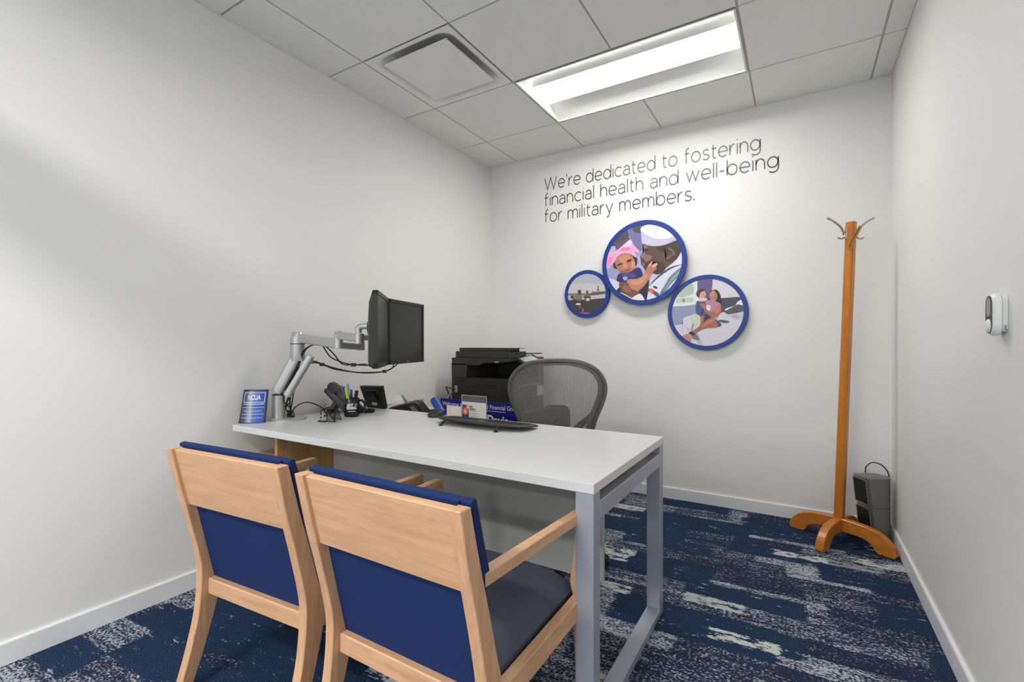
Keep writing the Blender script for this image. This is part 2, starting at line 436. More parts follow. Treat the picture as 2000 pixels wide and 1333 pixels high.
for a in (-1, 1):
    for b in (-1, 1): pl.cyl((dcx + a * 0.10, dcy + b * 0.10, ZC + 0.002), (dcx + a * 0.10, dcy + b * 0.10, ZC + 0.083), 0.006, n=6)
pl.build('plaque', DIFW, dif)

# ---------------------------------------------------------------- wall lettering: a thin geometric stroke alphabet (x height = 1)
def arc(cx, cy, rx, ry, a0, a1, n=14):
    return [(cx + rx * math.cos(math.radians(a0 + (a1 - a0) * k / n)), cy + ry * math.sin(math.radians(a0 + (a1 - a0) * k / n))) for k in range(n + 1)]
AS = 1.46
GL = {
 'o': (1.06, [arc(.53, .5, .53, .5, 0, 360, 28)]),
 'e': (1.00, [[(.02, .50), (.99, .50)] , arc(.51, .5, .50, .5, 0, 318, 24)]),
 'c': (0.90, [arc(.52, .5, .52, .5, 44, 316, 22)]),
 'd': (1.04, [arc(.50, .5, .50, .5, 0, 360, 28), [(1.04, 0), (1.04, AS)]]),
 'b': (1.04, [arc(.54, .5, .50, .5, 0, 360, 28), [(0, 0), (0, AS)]]),
 'g': (1.04, [arc(.50, .52, .50, .48, 0, 360, 28), [(1.04, 1), (1.04, -.02)] + arc(.54, -.02, .50, .40, 0, -140, 12)]),
 'a': (0.86, [arc(.44, .62, .38, .38, 155, 0, 12) + [(.82, 0)], [(.82, .54), (.60, .59)] + arc(.40, .30, .40, .29, 80, 280, 14) + [(.60, .04), (.82, .24)]]),
 'n': (0.84, [[(0, 0), (0, 1)], [(0, .5)] + arc(.42, .57, .42, .43, 180, 0, 14) + [(.84, 0)]]),
 'h': (0.84, [[(0, 0), (0, AS)], [(0, .5)] + arc(.42, .57, .42, .43, 180, 0, 14) + [(.84, 0)]]),
 'm': (1.42, [[(0, 0), (0, 1)], [(0, .5)] + arc(.355, .61, .355, .39, 180, 0, 12) + [(.71, 0)], [(.71, .5)] + arc(1.065, .61, .355, .39, 180, 0, 12) + [(1.42, 0)]]),
 'r': (0.50, [[(0, 0), (0, 1)], [(0, .42)] + arc(.52, .46, .52, .54, 180, 92, 10)]),
 'i': (0.04, [[(.02, 0), (.02, 1)], [(.02, 1.30), (.02, 1.40)]]),
 'l': (0.04, [[(.02, 0), (.02, AS)]]),
 't': (0.52, [[(.18, 1.30), (.18, .26)] + arc(.42, .26, .24, .25, 180, 290, 8), [(0, .96), (.54, .96)]]),
 'f': (0.54, [[(.18, 0), (.18, 1.18)] + arc(.44, 1.18, .26, .28, 180, 70, 8), [(0, .96), (.54, .96)]]),
 's': (0.74, [[(.70, .86)] + arc(.38, .745, .32, .25, 50, 180, 8) + [(.16, .58), (.50, .46)] + arc(.38, .27, .36, .26, 30, -140, 10) + [(.02, .15)]]),
 'y': (0.92, [[(0, 1), (.47, .02)], [(.92, 1), (.44, -.10)] + arc(.20, -.10, .24, .32, -10, -110, 6)]),
 'w': (1.42, [[(0, 1), (.36, .02), (.71, 1), (1.06, .02), (1.42, 1)]]),
 'W': (2.00, [[(0, 1.38), (.50, .02), (1.0, 1.38), (1.5, .02), (2.0, 1.38)]]),
 "'": (0.10, [[(.08, 1.40), (.02, 1.08)]]),
 '-': (0.50, [[(0, .50), (.50, .50)]]),
 '.': (0.08, [[(.02, -.02), (.02, .15)]]),
 ' ': (0.36, []),
}
SP = 0.30
def stroke(mb, pts, w, place):
    n = len(pts); lft = []; rgt = []
    closed = n > 4 and abs(pts[0][0] - pts[-1][0]) + abs(pts[0][1] - pts[-1][1]) < 1e-6
    for i in range(n):
        a = pts[i - 1] if i else (pts[-2] if closed else pts[0]); b = pts[i + 1] if i < n - 1 else (pts[1] if closed else pts[-1]); c = pts[i]
        d1 = Vector((c[0] - a[0], c[1] - a[1])); d2 = Vector((b[0] - c[0], b[1] - c[1]))
        if d1.length < 1e-6: d1 = d2
        if d2.length < 1e-6: d2 = d1
        d1.normalize(); d2.normalize(); n1 = Vector((-d1.y, d1.x)); n2 = Vector((-d2.y, d2.x)); m = n1 + n2
        m = m.normalized() * min(2.6, 1 / max(0.3, m.normalized().dot(n1)))
        lft.append(place(c[0] + m.x * w, c[1] + m.y * w)); rgt.append(place(c[0] - m.x * w, c[1] - m.y * w))
    mb.add(lft + rgt, [(i, i + 1, n + i + 1, n + i) for i in range(n - 1)])
def line_width(s): return sum(GL[c][0] + SP for c in s) - SP
INK = mat('charcoal_vinyl', (74, 76, 78), 0.35)
lett = thing('wall_lettering', 'thin dark grey three-line lettering on the back wall above the round pictures', 'lettering', (-1.817, YB, 2.10))
YT = YB - 0.0012
for body, px0, px1, z in (("We're dedicated to fostering", -1.817, -0.222, 2.394), ("financial health and well-being", -1.817, -0.118, 2.260), ("for military members.", -1.817, -0.632, 2.126)):
    xs = (px1 - px0) / line_width(body); zs = 0.098 / 1.38; cur = 0.0
    for wd in body.split(' '):
        mb = MB()
        for ch in wd:
            adv, strokes = GL[ch]
            for stx in strokes:
                stroke(mb, stx, 0.064 if ch != '.' else 0.085, lambda a, b: (px0 + (cur + a) * xs, YT, z + b * zs))
            cur += adv + SP
        mb.build('word', INK, lett)
        cur += GL[' '][0] + SP

# ---------------------------------------------------------------- round pictures
PR = {}
def pm(c):
    k = 'print_%d_%d_%d' % c
    return mat(k, c, 0.55)
def clip_disc(poly, cx, cz, r):
    cl = [(cx + r * math.cos(2 * math.pi * k / 72), cz + r * math.sin(2 * math.pi * k / 72)) for k in range(72)]
    out = list(poly)
    for i in range(72):
        a, b = cl[i], cl[(i + 1) % 72]; src, out = out, []
        ins = lambda p: (b[0] - a[0]) * (p[1] - a[1]) - (b[1] - a[1]) * (p[0] - a[0]) >= 0
        for k in range(len(src)):
            p, q = src[k - 1], src[k]
            if ins(p) != ins(q):
                d1 = (b[0] - a[0]) * (p[1] - a[1]) - (b[1] - a[1]) * (p[0] - a[0]); d2 = (b[0] - a[0]) * (q[1] - a[1]) - (b[1] - a[1]) * (q[0] - a[0])
                t = d1 / (d1 - d2); out.append((p[0] + (q[0] - p[0]) * t, p[1] + (q[1] - p[1]) * t))
            if ins(q): out.append(q)
        if not out: return []
    return out
def rounded(poly, n=3):
    pts = [Vector((p[0], p[1], 0)) for p in poly]; m = len(pts); out = []
    for i in range(m):
        p0, p1, p2, p3 = pts[i - 1], pts[i], pts[(i + 1) % m], pts[(i + 2) % m]
        for k in range(n):
            t = k / n
            q = 0.5 * ((2 * p1) + (p2 - p0) * t + (2 * p0 - 5 * p1 + 4 * p2 - p3) * t * t + (3 * p1 - p0 - 3 * p2 + p3) * t ** 3)
            out.append((q.x, q.y))
    return out
def picture(label, cx, cz, r, depth, rim, ground, shapes, ox, oy, scale, back=0.001):
    t = thing('round_picture', label, 'picture', (cx, YB, cz))
    yf = YB - depth; n = 96
    ring = lambda rr, y: [(cx + rr * math.cos(2 * math.pi * k / n), y, cz + rr * math.sin(2 * math.pi * k / n)) for k in range(n)]
    mb = MB(); mb.rings([ring(r * 0.55, YB - back), ring(r - 0.003, YB - back), ring(r - 0.001, YB - back - 0.002), ring(r, yf + 0.003), ring(r - 0.002, yf), ring(r - rim, yf), ring(r - rim, yf + 0.006)], cap=False)
    mb.build('rim', ROYAL, t, smooth=True)
    if back > 0.01: MB().cyl((cx, YB - 0.0005, cz), (cx, YB - back, cz), r * 0.45, n=32).build('mount', ROYAL, t)
    pr = MB(); mats = [pm(ground)]; yp = yf + 0.0015
    pr.add(ring(r - rim + 0.001, yp), [tuple(range(n))])
    # flat print: colour shapes laid on the disc, each a hair prouder than the last
    for i, (c, poly) in enumerate(shapes):
        pts = [P(ox + a / scale, oy + b / scale, y=yf) for a, b in poly]
        q = clip_disc(rounded([(p.x, p.z) for p in pts]), cx, cz, r - rim)
        if len(q) < 3: continue
        m = pm(c)
        if m not in mats: mats.append(m)
        bm = bmesh.new(); y = yp - 0.00002 * (i + 1)
        try:
            vs = [bm.verts.new((p[0], y, p[1])) for p in q]; bm.faces.new(vs)
            bmesh.ops.triangulate(bm, faces=bm.faces[:]); bm.verts.index_update()
            pr.add([v.co.copy() for v in bm.verts], [tuple(v.index for v in f.verts) for f in bm.faces], mats.index(m))
        except ValueError: pass
        bm.free()
    pr.build('print', mats, t)
    return t

big = [
 ((78, 70, 76), [(40, 400), (60, 330), (180, 170), (330, 80), (560, 30), (640, 60), (480, 130), (490, 200), (370, 200), (330, 110), (280, 150), (300, 260), (190, 420), (90, 440)]),
 ((112, 106, 152), [(290, 130), (350, 120), (380, 190), (490, 210), (500, 360), (490, 470), (430, 460), (340, 300), (310, 250)]),
 ((88, 80, 96), [(90, 360), (200, 330), (300, 270), (320, 330), (200, 430), (100, 450)]),
 ((172, 176, 208), [(-60, 520), (0, 420), (80, 400), (90, 460), (0, 520)]),
 ((150, 155, 192), [(-60, 700), (60, 690), (130, 820), (110, 910), (-40, 880)]),
 ((208, 208, 224), [(-60, 890), (110, 930), (150, 1000), (120, 1080), (0, 1010)]),
 ((165, 165, 205), [(420, 560), (470, 560), (490, 660), (560, 800), (500, 840), (430, 700)]),
 # man: uniform, head, hat
 ((216, 214, 228), [(1160, 430), (1045, 590), (900, 720), (780, 830), (690, 810), (620, 900), (600, 1000), (550, 1250), (560, 1290), (760, 1250), (900, 1170), (1060, 1000), (1160, 800)]),
 ((190, 186, 216), [(690, 810), (770, 840), (680, 930), (600, 1020), (620, 900)]),
 ((66, 66, 80), [(1160, 670), (1098, 682), (950, 716), (830, 790), (710, 890), (606, 1020), (720, 912), (840, 818), (960, 742), (1098, 690), (1160, 680)]),
 ((104, 130, 136), [(1140, 700), (1010, 790), (910, 890), (840, 1010), (780, 1110), (770, 1200), (850, 1150), (900, 1050), (980, 940), (1140, 800)]),
 ((140, 160, 164), [(1100, 760), (990, 850), (910, 960), (850, 1080), (880, 1060), (950, 940), (1100, 800)]),
 ((92, 70, 58), [(498, 350), (540, 372), (620, 396), (720, 403), (840, 386), (960, 342), (1065, 290), (1110, 340), (1110, 450), (1045, 580), (980, 650), (860, 740), (780, 800), (760, 832), (700, 830), (640, 800), (570, 800), (530, 740), (512, 712), (490, 690), (498, 660), (484, 640), (492, 610), (468, 566), (508, 512), (525, 430)]),
 ((68, 54, 46), [(700, 403), (840, 386), (960, 342), (1065, 290), (1110, 340), (1110, 450), (1045, 580), (960, 640), (860, 620), (870, 520), (760, 470)]),
 ((70, 54, 48), [(560, 660), (660, 620), (780, 640), (860, 740), (760, 832), (640, 800), (540, 750)]),
 ((140, 104, 104), [(476, 566), (512, 515), (540, 490), (565, 530), (640, 545), (640, 600), (570, 640), (530, 600)]),
 ((120, 92, 98), [(520, 380), (600, 400), (560, 440), (530, 440)]),
 ((58, 44, 40), [(530, 440), (600, 450), (590, 475), (540, 470)]),
 ((150, 96, 96), [(490, 640), (520, 655), (545, 685), (520, 708), (494, 690), (505, 668)]),
 ((112, 94, 80), [(890, 440), (940, 430), (1000, 490), (1010, 530), (960, 550), (900, 600), (870, 575), (930, 530), (940, 480)]),
 ((82, 66, 56), [(910, 470), (950, 470), (970, 510), (920, 545), (890, 580), (900, 520)]),
 ((228, 226, 230), [(478, 130), (520, 95), (680, 45), (760, 52), (850, 92), (960, 160), (1008, 215), (960, 260), (860, 290), (740, 290), (640, 264), (540, 208), (490, 168)]),
 ((208, 205, 218), [(690, 160), (760, 52), (780, 60), (730, 180), (720, 270), (700, 260)]),
 ((190, 186, 210), [(479, 138), (500, 188), (560, 226), (640, 270), (740, 294), (860, 294), (960, 264), (1010, 220), (1062, 285), (960, 340), (840, 385), (720, 402), (620, 395), (540, 370), (498, 350), (492, 250)]),
 ((168, 163, 192), [(500, 350), (620, 380), (720, 388), (850, 368), (1055, 275), (1062, 285), (960, 340), (840, 385), (720, 402), (620, 395), (540, 370)]),
 ((190, 84, 60), [(572, 1065), (640, 1050), (700, 1090), (690, 1140), (620, 1110)]),
 ((210, 130, 70), [(625, 1052), (665, 1062), (655, 1120), (620, 1108)]),
 ((60, 84, 130), [(690, 1090), (760, 1130), (748, 1185), (685, 1145)]),
 ((70, 60, 70), [(668, 1018), (700, 1010), (740, 1040), (720, 1055), (690, 1045)]),
 # baby
 ((40, 36, 60), [(470, 1000), (600, 900), (600, 1050), (560, 1260), (510, 1240), (450, 1110)]),
 ((46, 42, 96), [(140, 830), (220, 800), (330, 790), (390, 745), (470, 735), (515, 850), (440, 900), (300, 905), (270, 950), (200, 960), (115, 935), (115, 890)]),
 ((74, 70, 132), [(190, 820), (300, 805), (390, 830), (400, 870), (260, 880), (200, 860)]),
 ((160, 160, 200), [(205, 880), (250, 865), (285, 890), (235, 930)]),
 ((62, 42, 38), [(58, 690), (90, 610), (104, 690), (130, 750), (75, 740)]),
 ((48, 36, 36), [(320, 520), (390, 545), (428, 590), (420, 680), (398, 700), (370, 590)]),
 ((176, 116, 88), [(84, 640), (130, 560), (200, 515), (300, 512), (368, 575), (396, 660), (390, 740), (310, 798), (200, 808), (150, 790), (120, 740), (100, 690)]),
 ((196, 136, 106), [(140, 600), (200, 545), (290, 540), (330, 580), (270, 610), (240, 660), (190, 640)]),
 ((206, 140, 112), [(340, 640), (390, 640), (388, 720), (340, 730)]),
 ((150, 92, 70), [(150, 790), (200, 770), (240, 800), (310, 790), (200, 812)]),
 ((58, 36, 32), [(122, 690), (160, 664), (206, 664), (170, 692), (135, 702)]),
 ((58, 36, 32), [(262, 632), (300, 606), (345, 604), (320, 636), (280, 645)]),
 ((206, 142, 116), [(205, 700), (235, 660), (275, 690), (280, 712), (220, 732)]),
 ((140, 76, 70), [(238, 778), (270, 755), (312, 748), (318, 768), (262, 792)]),
 ((240, 164, 202), [(-60, 560), (0, 498), (110, 470), (180, 410), (260, 342), (325, 298), (360, 370), (430, 440), (462, 492), (395, 496), (418, 572), (360, 545), (300, 508), (200, 512), (130, 556), (80, 640), (30, 690), (-20, 745), (-60, 650)]),
 ((250, 196, 222), [(250, 360), (325, 305), (350, 380), (300, 400), (230, 420)]),
 ((222, 124, 176), [(170, 450), (250, 415), (335, 440), (270, 470), (185, 478)]),
 ((226, 140, 186), [(-40, 600), (60, 560), (30, 650), (-20, 720)]),
 ((186, 124, 96), [(268, 950), (290, 908), (420, 900), (520, 850), (562, 790), (640, 830), (600, 920), (540, 1000), (470, 1070), (400, 1085), (310, 1040)]),
 ((206, 146, 116), [(330, 930), (440, 920), (540, 850), (590, 850), (520, 940), (430, 1000), (340, 980)]),
 ((176, 112, 92), [(560, 770), (590, 700), (640, 640), (665, 640), (650, 685), (706, 655), (740, 678), (712, 728), (730, 748), (680, 785), (640, 832), (580, 805)]),
 ((214, 168, 146), [(600, 700), (648, 642), (664, 645), (620, 710)]),
 ((214, 168, 146), [(660, 700), (712, 658), (736, 678), (680, 730)]),
 ((120, 76, 66), [(150, 970), (270, 955), (330, 1050), (430, 1090), (480, 1130), (390, 1165), (330, 1205), (230, 1150), (180, 1090)]),
 ((146, 94, 82), [(200, 1010), (280, 1000), (340, 1080), (300, 1110), (220, 1080)]),
 ((36, 32, 54), [(100, 1110), (165, 1030), (195, 1110), (345, 1190), (320, 1260), (200, 1220)]),
 ((206, 196, 180), [(180, 1110), (350, 1195), (345, 1210), (180, 1125)]),
 ((230, 228, 226), [(310, 1240), (400, 1160), (490, 1138), (555, 1290), (430, 1300)]),
]
fam = [
 ((212, 210, 214), [(790, 60), (1100, 130), (1330, 350), (1300, 425), (940, 440), (790, 440)]),
 ((218, 222, 218), [(120, 580), (140, 400), (300, 200), (450, 120), (575, 90), (575, 545), (360, 562)]),
 ((176, 190, 172), [(230, 330), (330, 250), (420, 200), (490, 230), (490, 360), (400, 400), (280, 430)]),
 ((190, 200, 188), [(230, 450), (330, 440), (480, 430), (480, 500), (320, 510), (220, 520)]),
 ((120, 140, 120), [(310, 470), (350, 440), (350, 500), (320, 500)]),
 ((232, 232, 232), [(520, 90), (576, 90), (576, 545), (545, 548), (540, 150), (520, 150)]),
 ((102, 88, 134), [(578, 80), (790, 80), (790, 330), (760, 440), (578, 440)]),
 ((142, 152, 182), [(100, 585), (360, 567), (545, 550), (540, 700), (460, 720), (320, 760), (320, 860), (150, 890), (90, 700)]),
 ((74, 72, 86), [(930, 440), (1310, 425), (1360, 560), (1340, 650), (1020, 675), (920, 690), (680, 700), (700, 440)]),
 ((210, 205, 214), [(130, 890), (320, 860), (322, 765), (480, 730), (700, 700), (900, 690), (1020, 665), (1370, 690), (1350, 850), (1220, 1030), (1000, 1200), (740, 1260), (500, 1220), (300, 1100), (180, 970)]),
 ((180, 176, 188), [(325, 862), (450, 970), (560, 1000), (650, 1240), (600, 1240), (520, 1060), (430, 985)]),
 ((120, 112, 118), [(450, 1000), (540, 1030), (590, 1120), (480, 1100)]),
 ((226, 223, 230), [(1170, 560), (1200, 512), (1270, 466), (1340, 490), (1350, 600), (1250, 545), (1040, 640), (1020, 610)]),
 ((82, 84, 94), [(1008, 655), (1100, 600), (1190, 552), (1250, 545), (1350, 620), (1300, 655), (1150, 692), (1040, 698)]),
 ((196, 194, 206), [(1005, 725), (1150, 690), (1350, 700), (1350, 790), (1200, 788)]),
 ((170, 168, 184), [(1100, 730), (1200, 710), (1250, 760), (1180, 770)]),
 ((90, 90, 104), [(890, 810), (960, 790), (1080, 820), (1050, 845), (960, 840)]),
 # mother
 ((36, 30, 32), [(770, 330), (840, 298), (900, 325), (940, 420), (946, 570), (900, 512), (856, 470), (866, 380)]),
 ((174, 122, 102), [(754, 385), (775, 340), (830, 308), (868, 360), (886, 400), (860, 480), (800, 505), (775, 460), (760, 425)]),
 ((196, 140, 118), [(760, 380), (790, 335), (830, 330), (820, 400), (780, 420)]),
 ((182, 130, 158), [(690, 500), (780, 468), (850, 490), (930, 530), (945, 640), (880, 770), (800, 785), (690, 710), (690, 610)]),
 ((226, 214, 222), [(700, 560), (770, 560), (760, 640), (700, 620)]),
 ((160, 104, 84), [(600, 540), (650, 505), (700, 545), (705, 615), (775, 660), (850, 640), (935, 560), (935, 690), (850, 745), (740, 742), (640, 632)]),
 ((186, 126, 102), [(840, 590), (930, 540), (925, 650), (850, 700)]),
 ((60, 52, 72), [(668, 685), (800, 765), (720, 800), (640, 850)]),
 ((72, 72, 114), [(850, 780), (955, 870), (890, 915), (860, 860)]),
 ((158, 100, 84), [(455, 995), (560, 920), (700, 800), (790, 752), (850, 788), (895, 880), (870, 922), (700, 935), (600, 975), (490, 1035)]),
 ((186, 124, 104), [(620, 900), (720, 815), (800, 775), (830, 800), (740, 860), (640, 920)]),
 # child
 ((74, 84, 130), [(548, 490), (640, 488), (690, 512), (640, 560), (682, 660), (672, 745), (590, 745), (528, 650)]),
 ((232, 186, 194), [(578, 442), (680, 428), (722, 470), (640, 492), (578, 490)]),
 ((206, 156, 136), [(585, 360), (650, 308), (692, 350), (698, 392), (650, 428), (590, 428)]),
 ((74, 54, 52), [(538, 365), (568, 308), (640, 288), (678, 318), (605, 350), (585, 425), (552, 412)]),
 ((168, 110, 90), [(600, 540), (645, 520), (690, 560), (670, 610), (640, 600)]),
 ((164, 108, 90), [(610, 742), (664, 742), (652, 830), (598, 892)]),
 ((198, 203, 184), [(456, 725), (520, 698), (604, 740), (592, 892), (466, 852)]),
 ((156, 156, 156), [(474, 858), (502, 864), (477, 988), (452, 988)]),
 ((50, 44, 50), [(420, 1000), (480, 985), (520, 1040), (440, 1030)]),
 ((196, 134, 126), [(290, 1070), (420, 1020), (462, 1100), (440, 1160), (360, 1140)]),
]
run = [
 ((198, 194, 196), [(100, 480), (600, 430), (1150, 480), (1150, 660), (100, 700)]),
 ((132, 122, 100), [(100, 690), (420, 672), (700, 680), (830, 640), (1150, 625), (1150, 690), (900, 718), (740, 730), (100, 740)]),
 ((90, 84, 60), [(720, 690), (860, 650), (1150, 640), (1150, 680), (900, 712), (730, 722)]),
 ((112, 106, 108), [(912, 500), (940, 494), (946, 580), (978, 612), (885, 616), (910, 580)]),
 ((140, 134, 130), [(760, 640), (790, 605), (830, 640)]),
 ((192, 182, 188), [(100, 745), (740, 740), (1150, 690), (1150, 805), (740, 832), (100, 865)]),
 ((64, 58, 54), [(100, 862), (740, 828), (1150, 800), (1120, 950), (860, 1160), (620, 1180), (400, 1160), (200, 1020)]),
 ((52, 42, 40), [(238, 770), (280, 735), (340, 760), (425, 832), (370, 860), (280, 805)]),
 ((128, 116, 96), [(325, 745), (400, 690), (500, 700), (545, 770), (505, 850), (465, 890), (400, 840), (310, 812)]),
 ((74, 52, 46), [(420, 620), (450, 588), (495, 598), (508, 660), (480, 708), (440, 695)]),
 ((84, 76, 62), [(420, 860), (500, 850), (500, 920), (420, 930)]),
 ((228, 222, 214), [(368, 952), (400, 924), (492, 930), (482, 968), (400, 962)]),
 ((110, 100, 92), [(430, 970), (480, 965), (520, 1060), (480, 1050)]),
 ((112, 104, 88), [(565, 765), (620, 692), (710, 690), (750, 790), (705, 870), (630, 862)]),
 ((72, 60, 50), [(570, 760), (640, 740), (730, 770), (700, 800), (610, 790)]),
 ((92, 70, 60), [(622, 625), (660, 602), (688, 640), (672, 695), (640, 695)]),
 ((206, 196, 168), [(640, 800), (710, 800), (700, 865), (640, 860)]),
 ((196, 60, 84), [(528, 1060), (560, 1040), (572, 1130), (535, 1142)]),
 ((146, 96, 160), [(420, 1160), (560, 1150), (760, 1165), (700, 1195), (520, 1198)]),
]
def disc(l, r_, t_, b_, depth):
    y = YB - depth
    a = P(l, (t_ + b_) / 2, y=y); b = P(r_, (t_ + b_) / 2, y=y); c = P((l + r_) / 2, t_, y=y); d = P((l + r_) / 2, b_, y=y)
    return (a.x + b.x) / 2, (c.z + d.z) / 2, ((b.x - a.x) + (c.z - d.z)) / 4
cx, cz, r = disc(1176, 1342, 429.5, 596, 0.055)
picture('largest round picture: man in white sailor cap holding a baby with pink bow', cx, cz, r, 0.055, 0.035, (150, 152, 190), big, 1190, 430, 7.843, 0.0365)
cx, cz, r = disc(1304, 1462, 536.5, 684.5, 0.035)
picture('round picture of a woman on a bed holding up a toddler', cx, cz, r, 0.035, 0.030, (206, 204, 210), fam, 1295, 530, 8.331)
cx, cz, r = disc(1102, 1190.5, 528, 620.5, 0.035)
picture('smallest round picture: two people running on a dark track', cx, cz, r, 0.035, 0.030, (176, 178, 192), run, 1095, 520, 12.695)

# ---------------------------------------------------------------- desk
DZ, DX0, DX1, DY0, DY1 = 0.728, -2.312, -0.484, 1.224, 2.006
desk = thing('desk', 'white topped office desk with a grey steel loop leg', 'desk', ((DX0 + DX1) / 2, (DY0 + DY1) / 2, 0))
box(DX0, DX1, DY0, DY1, DZ - 0.029, DZ).build('desktop', WHITE, desk, bevel=0.0015, seg=1)
lx1 = DX1 - 0.002; lx0 = lx1 - 0.054; zt = DZ - 0.029
for y0, y1 in ((DY0 + 0.002, DY0 + 0.055), (DY1 - 0.055, DY1 - 0.002)):
    box(lx0, lx1, y0, y1, 0, zt).build('leg', STEEL, desk, bevel=0.002, seg=1)
box(lx0, lx1, DY0 + 0.055, DY1 - 0.055, zt - 0.085, zt - 0.032).build('upper_rail', STEEL, desk, bevel=0.002, seg=1)
box(lx0, lx1, DY0 + 0.055, DY1 - 0.055, 0.0, 0.03).build('foot_rail', STEEL, desk, bevel=0.002, seg=1)
box(DX0 + 0.30, lx0 - 0.01, 1.44, 1.49, zt - 0.045, zt).build('under_rail', BLACK2, desk)
box(DX0 + 0.30, lx0 - 0.01, 1.74, 1.79, zt - 0.045, zt).build('under_rail', BLACK2, desk)
box(-2.066, -0.60, 1.605, 1.623, 0.262, zt - 0.001).build('modesty_panel', PANEL, desk)
# wooden support at the wall end: open shelf unit that carries the desktop
ped = thing('shelf_unit', 'open oak shelf unit under the wall end of the white desk', 'shelf', (-2.2, 1.6, 0))
box(-2.084, -2.066, 1.295, 1.90, 0, zt - 0.001).build('side_panel', OAK_Z, ped)
box(-2.346, -2.328, 1.295, 1.90, 0, 0.56).build('side_panel', OAK_Z, ped)
box(-2.328, -2.084, 1.30, 1.90, 0.542, 0.56).build('shelf', OAK_X, ped)
box(-2.328, -2.084, 1.30, 1.90, 0.05, 0.068).build('shelf', OAK_X, ped)
box(-2.328, -2.084, 1.882, 1.90, 0.068, 0.542).build('back_panel', OAK_X, ped)

# low oak cabinet behind the desk that carries the office machines
cab = thing('low_cabinet', 'low oak cabinet behind the desk under the scanner and sign', 'cabinet', (-1.85, 2.33, 0))
CZ = 0.55
box(-2.345, -1.45, 2.03, 2.62, 0.06, CZ - 0.022).build('body', OAK_X, cab)
box(-2.348, -1.445, 2.025, 2.63, CZ - 0.022, CZ).build('top', OAK_X, cab)
box(-2.33, -1.47, 2.05, 2.60, 0, 0.06).build('plinth', BLACK2, cab)
for k in range(2):
    d = box(-1.45, -1.432, 2.04 + 0.29 * k, 2.32 + 0.29 * k, 0.075, CZ - 0.03).build('door', OAK_Z, cab)
    box(-1.432, -1.42, 2.30 - 0.02 * k + 0.03 * k, 2.31 - 0.02 * k + 0.03 * k, 0.30, 0.42).build('handle', ALU, d)

